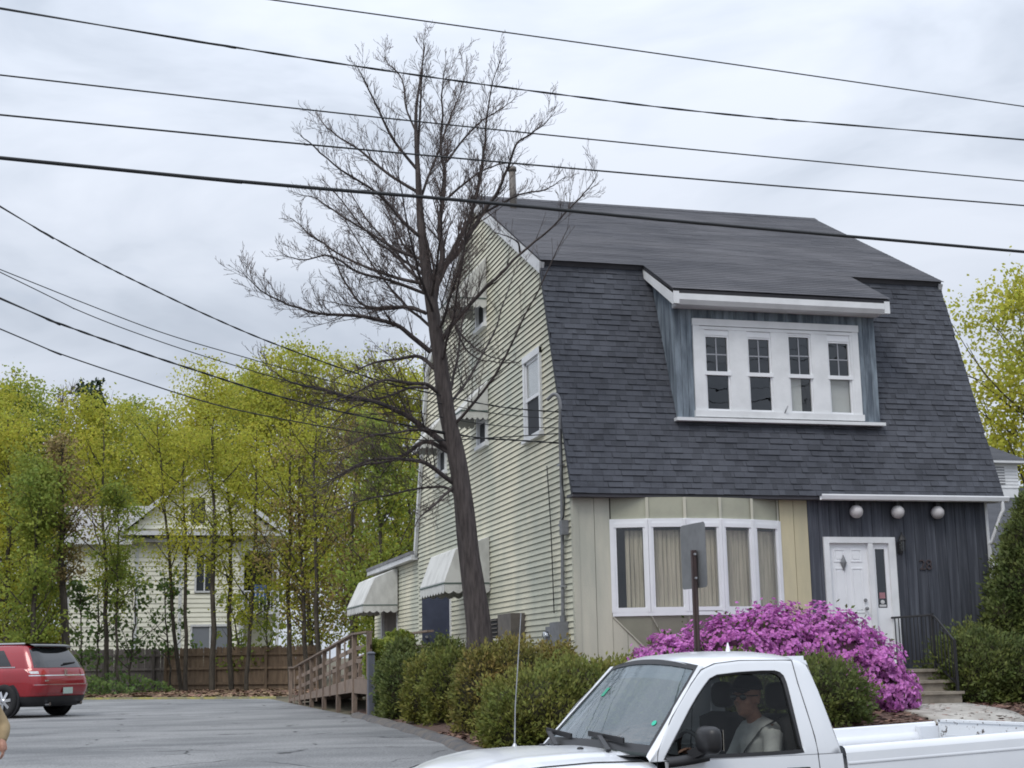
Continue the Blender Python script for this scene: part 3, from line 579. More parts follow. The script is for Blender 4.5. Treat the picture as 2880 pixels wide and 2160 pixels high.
# ------------------------------------------------------------------ dormer
FZB, FZT = 7.60, 7.77
def dormer():
    slope = (RZ-KZ)/(RY-KY); FYE = 22.58
    dm = house
    for X in (DX0, DX1-.05): part('dormer_cheek', MT['bluew'], house, lambda m: m.prism([(X, DFY, DSZ-.02), (X, KY+.05, KZ-.05), (X, DFY, KZ-slope*(KY-DFY)-.12)], (.05,0,0)))
    z0, z1 = 5.80, 7.44; x0, x1 = 9.53, 12.67; top = KZ-slope*(KY-DFY)-.14
    nb = 3
    for s, e in ((DX0, x0), (x1, DX1)):
        for i in range(nb): part('wall_board', MT['bluew'], dm, lambda m: m.box(lerp(s, e, i/nb)+.003, lerp(s, e, (i+1)/nb)-.003, DFY-.015, DFY+.05, DSZ+.02, top))
    for i in range(16): part('wall_board', MT['bluew'], dm, lambda m: m.box(lerp(x0, x1, i/16)+.003, lerp(x0, x1, (i+1)/16)-.003, DFY-.015, DFY+.05, z1, top))
    # roof: the upper slope runs on over the dormer
    y0, zz0 = FYE, KZ-slope*(KY-FYE)
    def droof(m):
        slab(m, y0, zz0+.015, KY+.1, KZ+.1*slope+.015, DX0-.13, DX1+.13, .06)
        d = Vector((0, KY+.22-y0, KZ+.22*slope-zz0)); Ls = d.length; d.normalize(); nn = Vector((0, -d.z, d.y)); k = int(Ls/.125)
        for i in range(k):
            a = Vector((0, y0-.02, zz0+.030))+d*(i*Ls/k); b = a+d*(Ls/k+.02); x = DX0-.15-random.uniform(0, .8)
            while x < DX1+.15:
                w = random.uniform(.5, 1); s, e = max(x, DX0-.15), min(x+w, DX1+.15); x += w
                if e-s > .02: m.hexa([Vector((s,0,0))+a, Vector((e,0,0))+a, Vector((e,0,0))+b, Vector((s,0,0))+b, Vector((s,0,0))+a+nn*.009, Vector((e,0,0))+a+nn*.009, Vector((e,0,0))+b+nn*.004, Vector((s,0,0))+b+nn*.004])
    part('dormer_roof', MT['roof'], dm, droof)
    part('fascia', MT['white'], dm, lambda m: (m.prism([(DX0-.029, y0, zz0-.045), (DX0-.029, y0+.0, zz0-.15), (DX0-.029, y0+.05, zz0-.225), (DX0-.029, DFY-.02, zz0-.225), (DX0-.029, DFY-.02, zz0-.045)], (DX1-DX0+.058,0,0))))
    for X, s in ((DX0-.13, -1), (DX1+.13, 1)):
        part('rake_board', MT['white'], dm, lambda m: m.prism([(X if s < 0 else X-.1, y0-.003, zz0-.226), (X if s < 0 else X-.1, y0+.07, zz0-.226), (X if s < 0 else X-.1, KY+.06, KZ-.17), (X if s < 0 else X-.1, KY+.06, KZ-.01), (X if s < 0 else X-.1, y0-.003, zz0-.012)], (.1,0,0)))
    # window unit
    y = DFY-.05
    un = part('window_unit', MT['white'], dm, lambda m: (m.box(x0, x0+.12, y, DFY+.04, z0, z1), m.box(x1-.12, x1, y, DFY+.04, z0, z1), m.box(x0-.01, x1+.01, y-.012, DFY+.04, z1-.09, z1+.03), m.box(x0+.12, x1-.12, y, DFY+.04, z1-.155, z1-.10),
        m.box(x0-.02, x1+.02, y-.03, DFY+.04, z0-.05, z0+.06), m.box(DX0-.05, DX1+.05, y-.07, DFY+.04, DSZ-.02, DSZ+.035)))
    wins = [(9.735, 10.19), (10.53, 10.98), (11.30, 11.745), (12.06, 12.50)]
    tops = [7.19, 7.18, 7.25, 7.17]
    edges = [x0+.12]+[v for w in wins for v in w]+[x1-.12]
    for i in range(0, 10, 2): part('mullion', MT['white'], un, lambda m: m.box(edges[i], edges[i+1], y+.005, DFY+.04, z0+.06, z1-.155))
    for i, (a, b) in enumerate(wins):
        zt = tops[i]; zm = 6.52; zb = 5.90
        part('sash', MT['vinyl'], un, lambda m: (m.box(a, b, DFY-.03, DFY+.02, zt, z1-.156), m.box(a, a+.03, DFY-.025, DFY+.02, z0+.06, zt), m.box(b-.03, b, DFY-.025, DFY+.02, z0+.06, zt), m.box(a-.02, b+.02, y-.004, DFY+.02, zm-.035, zm+.03), m.box(a+.03, b-.03, DFY-.02, DFY+.02, z0+.06, zb), m.box(a+.03, b-.03, DFY-.02, DFY+.02, zt-.03, zt)))
        part('muntin', M('grey_muntin', (.30,.31,.34), .5) if 'mnt' not in MT else MT['mnt'], un, lambda m: (m.box((a+b)/2-.011, (a+b)/2+.011, DFY-.004, DFY+.006, zm+.03, zt-.03), m.box(a+.03, b-.03, DFY-.003, DFY+.007, (zm+zt)/2-.011, (zm+zt)/2+.011)))
        part('pane', MT['glassd'], un, lambda m: m.box(a+.02, b-.02, DFY+.008, DFY+.013, zm+.01, zt-.01))
        part('pane', MT['glass' if i > 1 else 'glassd'], un, lambda m: m.box(a+.02, b-.02, DFY-.002, DFY+.003, zb-.01, zm-.02))
        if i > 1: part('blind', MT['blind'], un, lambda m: m.box(a+.02, lerp(a, b, .62 if i == 2 else 1)-.02, DFY+.05, DFY+.058, zb, zm-.02))
    part('cable_hook', MT['metal'], un, lambda m: m.tube([(11.16, y-.02, 5.85), (11.17, y-.06, 5.90), (11.20, y-.07, 5.97)], .014, 6))
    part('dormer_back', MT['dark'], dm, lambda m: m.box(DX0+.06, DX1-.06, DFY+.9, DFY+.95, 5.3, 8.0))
dormer()
# ------------------------------------------------------------------ gutter, downspout, door
def gutter(m):
    prof = [(0, .0), (-.0, -.085), (-.03, -.10), (-.085, -.085), (-.105, -.02), (-.10, .0), (-.09, 0), (-.075, -.075), (-.03, -.088), (-.012, -.075), (-.012, 0)]
    a, b = 11.54, 15.14; m.prism([(a, EY+.0+p[0], EZ+.02+p[1]) for p in prof], (b-a, 0, 0))
part('gutter', MT['vinyl'], house, gutter)
part('downspout', MT['vinyl'], house, lambda m: m.tube(catmull([(15.02, EY-.05, EZ-.06), (15.03, EY-.04, EZ-.22), (15.0, EY+.0, EZ-.32), (14.90, EY+.17, EZ-.75), (14.885, FY+.0, EZ-.9), (14.885, FY+.0, 2.2), (14.885, FY, 1.1)], 5), .034, 8), smooth=True)
door = part('front_door', MT['vinyl'], house, lambda m: (m.box(DRX0+.10, 12.49, FY+.01, FY+.05, DRZ0+.09, DRZ1-.10)))
part('door_frame', MT['white'], door, lambda m: (m.box(DRX0, DRX0+.10, FY-.055, FY+.1, DRZ0, DRZ1), m.box(DRX1-.13, DRX1, FY-.055, FY+.1, DRZ0, DRZ1), m.box(DRX0+.10, DRX1-.13, FY-.055, FY+.1, DRZ1-.10, DRZ1), m.box(12.49, 12.58, FY-.05, FY+.1, DRZ0, DRZ1-.10), m.box(DRX0+.1, DRX1-.13, FY-.06, FY+.1, DRZ0, DRZ0+.07)))
def dpanel(x0, x1, z0, z1):
    def f(m):
        w = .022; m.box(x0, x1, FY+.000, FY+.011, z0, z0+w); m.box(x0, x1, FY+.000, FY+.011, z1-w, z1); m.box(x0, x0+w, FY+.0005, FY+.011, z0+w, z1-w); m.box(x1-w, x1, FY+.0005, FY+.011, z0+w, z1-w); m.box(x0+.05, x1-.05, FY+.002, FY+.011, z0+.05, z1-.05)
    return f
dl, dr = DRX0+.10, 12.49
for z0, z1 in ((3.28, 3.50), (2.42, 3.18), (1.68, 2.30)):
    part('door_panel', MT['vinyl'], door, dpanel(dl+.10, (dl+dr)/2-.05, z0, z1)); part('door_panel', MT['vinyl'], door, dpanel((dl+dr)/2+.05, dr-.10, z0, z1))
part('door_knob', MT['gmetal'], door, lambda m: (m.ell((12.40, FY-.05, 2.49), (.032,.032,.032), 12, 8), m.tube([(12.40, FY+.01, 2.49), (12.40, FY-.05, 2.49)], .014, 8)), smooth=True)
part('deadbolt', MT['gmetal'], door, lambda m: m.tube([(12.40, FY+.01, 2.63), (12.40, FY-.02, 2.63)], .03, 14))
part('door_knocker', MT['gmetal'], door, lambda m: m.add([(12.03, FY-.02, 3.40), (12.085, FY-.02, 3.27), (12.03, FY-.02, 3.13), (11.975, FY-.02, 3.27), (12.03, FY-.045, 3.27), (12.03, FY+.011, 3.40), (12.085, FY+.011, 3.27), (12.03, FY+.011, 3.13), (11.975, FY+.011, 3.27)], [(0,1,4),(1,2,4),(2,3,4),(3,0,4),(0,5,6,1),(1,6,7,2),(2,7,8,3),(3,8,5,0)]))
sl = part('sidelight', MT['vinyl'], house, lambda m: (m.box(12.58, 12.88, FY-.0, FY+.05, DRZ0+.07, 2.50), m.box(12.58, 12.88, FY-.0, FY+.05, 3.50, DRZ1-.10), m.box(12.58, 12.64, FY, FY+.05, 2.50, 3.50), m.box(12.82, 12.88, FY, FY+.05, 2.50, 3.50)))
part('pane', MT['glassd'], sl, lambda m: m.box(12.63, 12.83, FY+.02, FY+.026, 2.49, 3.51))
part('sticker', M('pink_sticker', (.34,.17,.19), .6), sl, lambda m: m.box(12.68, 12.79, FY+.014, FY+.017, 2.66, 2.76))
part('sticker', M('pale_sticker', (.55,.55,.55), .5), sl, lambda m: (m.box(12.67, 12.80, FY+.014, FY+.017, 2.52, 2.555), m.ell((12.735, FY+.015, 2.60), (.04,.004,.035), 12, 6)))
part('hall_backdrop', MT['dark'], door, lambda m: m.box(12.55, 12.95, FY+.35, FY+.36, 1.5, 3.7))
# house number
def number():
    cu = bpy.data.curves.new('house_number', 'FONT'); cu.body = '28'; cu.size = .25; cu.extrude = .008; cu.align_x = 'CENTER'; cu.align_y = 'CENTER'
    o = bpy.data.objects.new('house_number', cu); COL.objects.link(o); dg = bpy.context.evaluated_depsgraph_get()
    me = bpy.data.meshes.new_from_object(o.evaluated_get(dg)); bpy.data.objects.remove(o)
    me.transform(Matrix.Translation((13.58, FY-.032, 3.22)) @ Matrix.Rotation(math.pi/2, 4, 'X')); me.materials.clear()
    n = link('house_number', me, house, M('brown_numeral', (.060,.047,.050), .8)); n['label'] = 'small brown house number 28'
number()
# ------------------------------------------------------------------ rear addition
def addition():
    z = .98; X = HX0+.02
    y0, y1 = BY+.0, 41.55
    ad = part('rear_addition', MT['sheath'], house, lambda m: (m.box(X+.001, 12.5, y0, ADDWIN[0], .95, 4.30), m.box(X+.001, 12.5, ADDWIN[1], y1, .95, 4.30), m.box(X+.001, 12.5, ADDWIN[0], ADDWIN[1], ADDWIN[3], 4.30), m.box(X+.001, 12.5, ADDWIN[0], ADDWIN[1], .95, ADDWIN[2]), m.box(X+.4, 12.5, ADDWIN[0], ADDWIN[1], ADDWIN[2], ADDWIN[3])))
    while z < 4.22:
        z1 = z+EXPO; zm = z+.05
        for s, e in split(y0, y1, zm, [ADDWIN]):
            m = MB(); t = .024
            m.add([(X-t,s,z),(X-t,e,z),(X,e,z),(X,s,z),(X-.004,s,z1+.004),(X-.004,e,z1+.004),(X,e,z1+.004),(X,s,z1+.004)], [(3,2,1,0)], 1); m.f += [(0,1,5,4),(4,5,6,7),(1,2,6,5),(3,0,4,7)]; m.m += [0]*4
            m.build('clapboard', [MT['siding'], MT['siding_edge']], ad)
        z = z1
    part('addition_roof', [MT['roofg'], MT['trimold']], ad, lambda m: (m.hexa([(X-.22, y0+.1, 4.36), (12.6, y0+.1, 4.75), (12.6, y1+.25, 4.75), (X-.22, y1+.25, 4.36), (X-.22, y0+.1, 4.44), (12.6, y0+.1, 5.35), (12.6, y1+.25, 5.35), (X-.22, y1+.25, 4.44)]), m.box(X-.20, X-.03, y0+.1, y1+.2, 4.24, 4.36, 1)))
    part('window', MT['white'], ad, lambda m: (m.box(X-.03, X+.05, ADDWIN[0], ADDWIN[0]+.09, ADDWIN[2], ADDWIN[3]), m.box(X-.03, X+.05, ADDWIN[1]-.09, ADDWIN[1], ADDWIN[2], ADDWIN[3]), m.box(X-.05, X+.05, ADDWIN[0], ADDWIN[1], ADDWIN[2]-.04, ADDWIN[2]+.05)))
    part('curtain', M('grey_curtain', (.22,.20,.18), .9, var=(.12,.11,.10), vs=5, stretch=(5,5,.2)), ad, lambda m: m.grid([[(X+.06+.02*math.sin(j*1.1), lerp(ADDWIN[0]+.09, ADDWIN[1]-.09, j/40), z) for j in range(41)] for z in (ADDWIN[2]+.05, ADDWIN[3])]), smooth=True)
addition()
# side door, part open
def sidedoor():
    sd = part('side_door', M('dark_blue_door', (.035,.042,.07), .5, var=(.05,.06,.095), vs=3), house, lambda m: m.bar((HX0-.04, 31.80, 2.36), (6.62, 31.95, 2.36), .045, 1.98))
    part('door_frame', MT['white'], sd, lambda m: (m.box(HX0-.05, HX0+.05, DOORH[0]-.08, DOORH[0], 1.2, 3.42), m.box(HX0-.05, HX0+.05, DOORH[1], DOORH[1]+.08, 1.2, 3.42), m.box(HX0-.05, HX0+.05, DOORH[0], DOORH[1], 3.35, 3.42)))
    part('door_handle', MT['metal'], sd, lambda m: m.tube([(6.70, 31.90, 2.3), (6.70, 31.82, 2.3)], .025, 10))
sidedoor()
# ------------------------------------------------------------------ awnings on the left wall
def awning(label, Y0, Y1, prof, val, nsc, group='canvas awnings on the side wall'):
    """prof: [(X, z)] from the wall outwards; hanging scalloped valance below the last point"""
    t = thing('awning', label, 'awning', (HX0, (Y0+Y1)/2, prof[0][1]), group)
    W_ = [(HX0-.03, prof[0][1])]+prof[1:]
    rows = []
    for X, z in W_: rows.append([(X, lerp(Y0, Y1, k/8), z+.012*math.sin(k*1.7)) for k in range(9)])
    o = part('canopy', MT['canvas'], t, lambda m: m.grid(rows), smooth=False); s = o.modifiers.new('thickness', 'SOLIDIFY'); s.thickness = .006
    zb = prof[-1][1]
    for y in (Y0, Y1):
        o = part('side_panel', MT['canvas'], t, lambda m: m.add([(X, y, z) for X, z in W_]+[(HX0-.03, y, zb)], [tuple(range(len(W_)+1))])); s = o.modifiers.new('thickness', 'SOLIDIFY'); s.thickness = .005
    def sc(a, b, n):
        a = Vector(a); b = Vector(b); top = []; bot = []; K = n*8
        for k in range(K+1):
            p = a.lerp(b, k/K); u = (k % 8)/8; dz = val-.05*(1-abs(math.sin(math.pi*u)))+.0
            top.append(p); bot.append(p-Vector((0, 0, dz)))
        return [top, bot]
    Xo = W_[-1][0]
    for a, b, n in (((Xo, Y0, zb), (Xo, Y1, zb), nsc), ((HX0-.03, Y0, zb), (Xo, Y0, zb), 5), ((Xo, Y1, zb), (HX0-.03, Y1, zb), 5)):
        o = part('valance', MT['canvas'], t, lambda m: m.grid(sc(a, b, n))); s = o.modifiers.new('thickness', 'SOLIDIFY'); s.thickness = .004
    part('trim_band', MT['canvasg'], t, lambda m: (m.box(Xo-.012, Xo-.006, Y0, Y1, zb-.035, zb-.012), m.box(Xo-.008, HX0-.04, Y0-.012, Y0-.006, zb-.035, zb-.012)))
    part('frame_bar', MT['metal'], t, lambda m: (m.tube([(Xo+.01, Y0+.01, zb+.005), (Xo+.01, Y1-.01, zb+.005)], .012, 6), m.tube([(HX0-.03, Y0+.02, zb), (Xo+.01, Y0+.02, zb)], .012, 6), m.tube([(HX0-.03, Y1-.02, zb), (Xo+.01, Y1-.02, zb)], .012, 6)))
    return t
awning('pointed canvas awning over the small attic window', 28.10, 29.25, [(HX0, 9.86), (6.47, 9.02)], .22, 5)
awning('steep canvas awning over the middle upstairs window', 28.12, 29.30, [(HX0, 7.30), (6.66, 6.70)], .20, 5)
awning('canvas awning over the rear upstairs window behind the bare trunk', 31.85, 33.0, [(HX0, 7.30), (6.62, 6.66)], .20, 5)
awning('wide bulging canvas awning beside the dark blue side door', 28.20, 30.55, [(HX0, 4.16), (6.90, 4.06), (6.53, 3.92), (6.29, 3.28)], .22, 9)
awning('bulging canvas awning on the low rear addition', 37.90, 40.55, [(HX0, 4.20), (6.9, 4.08), (6.62, 3.96), (6.30, 3.28)], .22, 9)
# ------------------------------------------------------------------ equipment on the walls
ac = thing('wall_air_conditioner', 'brown wall air conditioner low in the cream siding', 'air conditioner', (7.1, 26.4, 2.2))
part('casing', MT['brownmetal'], ac, lambda m: m.box(6.95, HX0-.01, 25.72, 26.65, 2.14, 2.58))
part('grille', MT['dark'], ac, lambda m: m.box(6.945, HX0-.012, 26.655, 27.15, 2.16, 2.52))
for k in range(5): part('louvre', MT['brownmetal'], ac, lambda m: m.box(6.93, 6.944, 26.65, 27.15, 2.18+.075*k, 2.20+.075*k))
em = thing('electric_meter', 'grey electric meter box at the bottom of the conduit', 'electric meter', (7.15, 23.5, 1.9))
part('box', MT['gmetal'], em, lambda m: m.box(7.05, HX0-.01, 23.12, 23.62, 1.90, 2.34))
part('meter_socket', MT['gmetal'], em, lambda m: m.box(7.08, HX0-.01, 23.63, 23.98, 1.94, 2.28))
part('meter_dial', glassmat('meter_glass', (.8,.82,.85), .25), em, lambda m: m.lathe([(0,-.10),(.07,-.095),(.085,-.06),(.085,.03)], (7.08, 23.80, 2.12), 'x', 20), smooth=True)
part('conduit', MT['gmetal'], em, lambda m: m.tube(catmull([(7.16, 23.22, 2.30), (7.17, 23.20, 3.2), (7.17, 23.14, 4.4), (7.15, 23.08, 5.4), (7.15, 23.05, 5.95), (7.08, 23.12, 6.10), (6.98, 23.22, 6.02)], 6), .032, 8), smooth=True)
part('hub', MT['gmetal'], em, lambda m: m.tube([(7.16, 23.22, 2.34), (7.16, 23.22, 2.44)], .05, 10))
for z in (2.9, 3.9, 4.9): part('strap', MT['metal'], em, lambda m: m.box(7.125, HX0-.02, 23.08+.04*(4.9-z), 23.24, z, z+.03))
part('loose_cable', MT['wire'], em, lambda m: (m.tube(catmull([(7.14, 23.02, 5.5), (7.12, 22.92, 5.0), (7.13, 22.98, 4.6), (7.14, 22.9, 4.3), (7.14, 22.98, 4.05), (7.15, 23.1, 4.0)], 6), .011, 6), m.tube(catmull([(7.15, 23.9, 5.0), (7.18, 23.86, 4.0), (7.18, 23.8, 2.9), (7.18, 23.78, 2.5)], 5), .009, 6)), smooth=True)
part('junction_box', MT['gmetal'], em, lambda m: m.box(7.10, HX0-.02, 22.96, 23.10, 3.74, 3.98))
for i, (x, nm) in enumerate(((12.26, 'above the door knocker'), (13.05, 'above the sidelight'), (13.82, 'nearest the downspout'))):
    g = thing('globe_light', 'white globe light under the eave '+nm, 'light', (x, FY-.13, 4.30), 'globe lights under the eave')
    part('globe', MT['globe'], g, lambda m: m.ell((x, FY-.14, 4.125), (.114,.114,.114), 24, 16), smooth=True)
    part('fitter', MT['iron'], g, lambda m: m.tube([(x, FY-.14, 4.225), (x, FY-.14, 4.325)], .045, 14))
ln = thing('wall_lantern', 'small dark lantern on the blue wall beside the door', 'lantern', (13.10, FY, 3.55))
part('backplate', MT['iron'], ln, lambda m: m.box(13.06, 13.14, FY-.035, FY-.02, 3.42, 3.62))
part('arm', MT['iron'], ln, lambda m: m.tube(catmull([(13.10, FY-.03, 3.50), (13.10, FY-.09, 3.40), (13.10, FY-.13, 3.46)], 5), .01, 6))
part('cage', MT['iron'], ln, lambda m: [m.tube([(13.10+.045*math.cos(a), FY-.13+.045*math.sin(a), 3.46), (13.10+.06*math.cos(a), FY-.13+.06*math.sin(a), 3.64)], .006, 5) for a in np.arange(0, 6.2, 1.047)])
part('cap', MT['iron'], ln, lambda m: m.lathe([(.075,3.64),(.05,3.70),(.015,3.74),(.012,3.78)], (13.10, FY-.13, 0), 'z', 12))
part('glass', MT['glass'], ln, lambda m: m.lathe([(.042,3.46),(.055,3.64)], (13.10, FY-.13, 0), 'z', 12))
# ------------------------------------------------------------------ front steps and railing
st = thing('front_steps', 'three tan concrete steps up to the white front door', 'steps', (12.2, 21.3, .93))
X0s, X1s = 11.30, 12.93
part('stoop', MT['stepc'], st, lambda m: m.box(X0s, X1s, 21.42, FY-.062, .8, 1.43))
part('tread', MT['stepc'], st, lambda m: m.box(X0s-.03, X1s+.03, 21.37, FY-.062, 1.431, 1.475))
for yy, zt in ((21.10, 1.30), (20.80, 1.13)):
    part('riser', MT['stepc'], st, lambda m: m.box(X0s, X1s, yy+.04, 21.42-.001 if zt > 1.2 else 21.139, .8, zt-.045))
    part('tread', MT['stepc'], st, lambda m: m.box(X0s-.03, X1s+.03, yy, 21.419 if zt > 1.2 else 21.139, zt-.044, zt))
rl = thing('iron_railing', 'black iron handrail with thin balusters beside the steps', 'railing', (12.86, 21.4, 1.475))
part('handrail', MT['iron'], rl, lambda m: m.tube([(12.86, FY-.03, 2.33), (12.86, 21.46, 2.33), (12.87, 21.36, 2.29), (12.88, 20.83, 1.88)], .02, 6))
part('bottom_rail', MT['iron'], rl, lambda m: (m.bar((12.86, FY-.03, 1.56), (12.86, 21.45, 1.56), .025, .02), m.bar((12.87, 21.44, 1.56), (12.88, 20.84, 1.22), .025, .02)))
for y, zt, z0 in ((21.44, 2.33, 1.475), (20.84, 1.90, 1.13)): part('post', MT['iron'], rl, lambda m: m.box(12.845, 12.885, y-.02, y+.02, z0, zt+.03))
for i in range(10): part('baluster', MT['iron'], rl, lambda m: m.box(12.853, 12.867, lerp(22.62, 21.52, i/9)-.007, lerp(22.62, 21.52, i/9)+.007, 1.56, 2.33))
for i in range(5): part('baluster', MT['iron'], rl, lambda m: m.box(12.863, 12.877, lerp(21.34, 20.94, i/4)-.007, lerp(21.34, 20.94, i/4)+.007, lerp(1.50, 1.28, i/4), lerp(2.27, 1.97, i/4)))
# ------------------------------------------------------------------ wooden access ramp
ra = thing('wooden_ramp', 'weathered brown wooden access ramp with picket railing', 'ramp', (5.6, 37, .74))
YA, YB, XR = 31.7, 43.2, 5.09                       # high near end, low far end, outer side
rampz = lambda y: lerp(1.46, .80, (y-YA)/(YB-1.2-YA)) if y < YB-1.2 else .80
railz = lambda y: lerp(2.36, 1.70, min(1, (y-YA)/(YB-1.2-YA)))
for X in (XR, 6.35):
    part('stringer', MT['wood'], ra, lambda m: m.hexa([(X-.02, YA, 1.46-.30), (X+.02, YA, 1.16), (X+.02, YB, .76), (X-.02, YB, .76), (X-.02, YA, 1.46), (X+.02, YA, 1.46), (X+.02, YB, .84), (X-.02, YB, .84)]))
    part('handrail', MT['wood'], ra, lambda m: (m.bar((X, YA-1.9, 2.38), (X, YA, 2.38), .14, .04), m.bar((X, YA, 2.38), (X, YB-1.2, 1.72), .14, .04), m.bar((X, YB-1.2, 1.72), (X, YB+.1, 1.72), .14, .04)))
    for off in (-.28, -.55):
        part('rail_board', MT['wood'], ra, lambda m: m.bar((X+.03, YA-1.9, 2.36+off), (X+.03, YA, 2.36+off), .03, .09)); part('rail_board', MT['wood'], ra, lambda m: m.bar((X+.03, YA, 2.36+off), (X+.03, YB-1.2, 1.70+off), .03, .09))
    for y in list(np.arange(YA, YB-1.0, 2.3))+[YB]:
        part('post', MT['wood'], ra, lambda m: m.box(X-.05, X+.05, y-.05, y+.05, gh(X, y)-.1, railz(y)))
    for y in np.arange(YA+1.15, YB-1.0, 2.3): part('picket', MT['wood'], ra, lambda m: m.box(X-.045, X-.0205, y-.045, y+.045, rampz(y)-.22, railz(y)-.02))
for i, y in enumerate(np.arange(YA-1.9, YB-1.2, .145)):
    part('deck_board', MT['wood'], ra, lambda m: m.bar((XR+.03, y, 1.46 if y < YA else rampz(y)), (6.33 if y > YA else HX0-.05, y, 1.46 if y < YA else rampz(y)), .135, .035))
part('rim_joist', MT['wood'], ra, lambda m: (m.box(XR, HX0-.05, YA-1.93, YA-1.89, 1.14, 1.44), m.box(XR-.02, XR+.02, YA-1.9, YA, 1.14, 1.44)))
for y in (YA-1.85,): part('post', MT['wood'], ra, lambda m: m.box(XR-.05, XR+.05, y-.05, y+.05, .6, 2.36))
gp = thing('grey_post', 'square grey painted post between the ramp and the hedge', 'post', (5.03, 29.3, .72))
part('shaft', MT['graywood'], gp, lambda m: m.box(4.97, 5.10, 29.24, 29.37, .6, 1.94))
part('cap', MT['graywood'], gp, lambda m: m.hexa([(4.95,29.22,1.941),(5.12,29.22,1.941),(5.12,29.39,1.941),(4.95,29.39,1.941),(5.0,29.27,1.98),(5.07,29.27,1.98),(5.07,29.34,1.98),(5.0,29.34,1.98)]))
# ------------------------------------------------------------------ road sign seen from the back
sg = thing('road_sign', 'grey back of a road sign on a dark brown post', 'sign', (5.47, 13.4, .1))
a_ = math.radians(-84); dx, dy = math.cos(a_)*.225, math.sin(a_)*.225
def signpanel(m):
    c = Vector((5.49, 13.43, 2.67)); u = Vector((math.cos(a_), math.sin(a_), 0)); n = Vector((-u.y, u.x, 0)); P = []
    for sx, sz, a0 in ((1,1,0),(-1,1,90),(-1,-1,180),(1,-1,270)):
        for k in range(5):
            a = math.radians(a0+k*22.5); P.append(c+u*(sx*(.255-.04)+.04*math.cos(a))+Vector((0,0,1))*(sz*(.315-.04)+.04*math.sin(a)))
    m.prism(P, n*.003)
part('panel', M('sign_back_metal', (.20,.205,.21), .55, var=(.15,.155,.16), vs=5, metal=.3), sg, signpanel)
part('post', M('brown_steel_post', (.055,.038,.040), .6, var=(.075,.05,.045), vs=8), sg, lambda m: (m.bar((5.455, 13.36, 0), (5.465, 13.36, 2.72), .05, .035), m.bar((5.455, 13.335, 0), (5.465, 13.335, 2.72), .018, .02)))
for z in (2.45, 2.68): part('bolt', MT['metal'], sg, lambda m: m.tube([(5.462, 13.31, z), (5.468, 13.38, z)], .012, 8))
# ------------------------------------------------------------------ overhead wires
pa, pb = (-30, 14.3-30*.118), (40, 14.3+40*.118)
def px(*P): return [(x*1.302, y*1.302) for x, y in P]
def wire(label, P, r, plan, ext=(24, 24), twist=False, name='utility_wire'):
    pts = [atPlan(x, y, *plan) for x, y in P]
    a = pts[0]+(pts[0]-pts[1]).normalized()*ext[0]; b = pts[-1]+(pts[-1]-pts[-2]).normalized()*ext[1]
    Q = catmull(([a] if ext[0] else [])+pts+([b] if ext[1] else []), 14); m = MB()
    if twist:
        for ph in (0, math.pi): m.tube([q+Vector((0, math.sin(i*.9+ph)*r*.6, math.cos(i*.9+ph)*r*.6)) for i, q in enumerate(Q)], r*.75, 6)
    else: m.tube(Q, r, 8)
    o = m.build(name, MT['wire'], None, True); return tag(o, label, 'wire', 'overhead wires above the street' if plan[0] == pa else 'service wires running to the house')
wire('topmost overhead wire crossing the sky over the tree tip', px((590,0),(1000,57),(1500,127),(2212,230)), .0080, (pa, pb))
wire('twisted overhead cable, second below the top', px((0,18),(400,85),(830,152),(1200,203),(1600,250),(2212,302)), .0095, (pa, pb), twist=True)
wire('thin overhead wire, third below the top, through the upper tree', px((0,162),(600,230),(1100,283),(1600,333),(2212,391)), .0085, (pa, pb))
wire('overhead wire just above the thick black cable', px((0,248),(600,306),(1080,350),(1600,395),(2212,444)), .0100, (pa, pb))
wire('thick black cable passing in front of the roof ridge', px((0,341),(400,381),(700,408),(1000,433),(1500,481),(2212,544)), .0200, (pa, pb))
sa, sb = (-14, 14.6), (7.12, 23.1)
c5 = lambda *P: [(x/2.212, 500+y/2.212) for x, y in P]
E1 = [(1308,1105),(1400,1143),(1580,1158)]
wire('highest service wire sloping down to the house corner', c5((0,178),(220,310),(600,520),(900,670),(1300,860),(1700,1030),(2212,1215))+[(1150,1092),(1400,1143),(1584,1160)], .010, (sa, sb), (9, 0), True)
wire('slim service wire, upper of the close pair', c5((0,570),(500,770),(1000,960),(1500,1110),(2212,1305))+[(1250,1137),(1400,1164),(1582,1180)], .007, (sa, sb), (9, 0))
wire('slim service wire, lower of the close pair', c5((0,587),(500,830),(1000,1020),(1500,1180),(2000,1320))+[(1200,1165),(1400,1197),(1588,1204)], .007, (sa, sb), (9, 0))
wire('thick twisted service wire below the close pair', c5((0,750),(300,880),(800,1060),(1300,1225),(1700,1350),(2212,1475))+[(1308,1226),(1450,1238),(1602,1248)], .012, (sa, sb), (9, 0), True)
wire('lowest service wire with a splice, above the young trees', c5((0,940),(320,1075),(800,1240),(1300,1400),(1700,1490),(2212,1580))+[(1200,1238),(1400,1230),(1590,1218)], .009, (sa, sb), (9, 0))
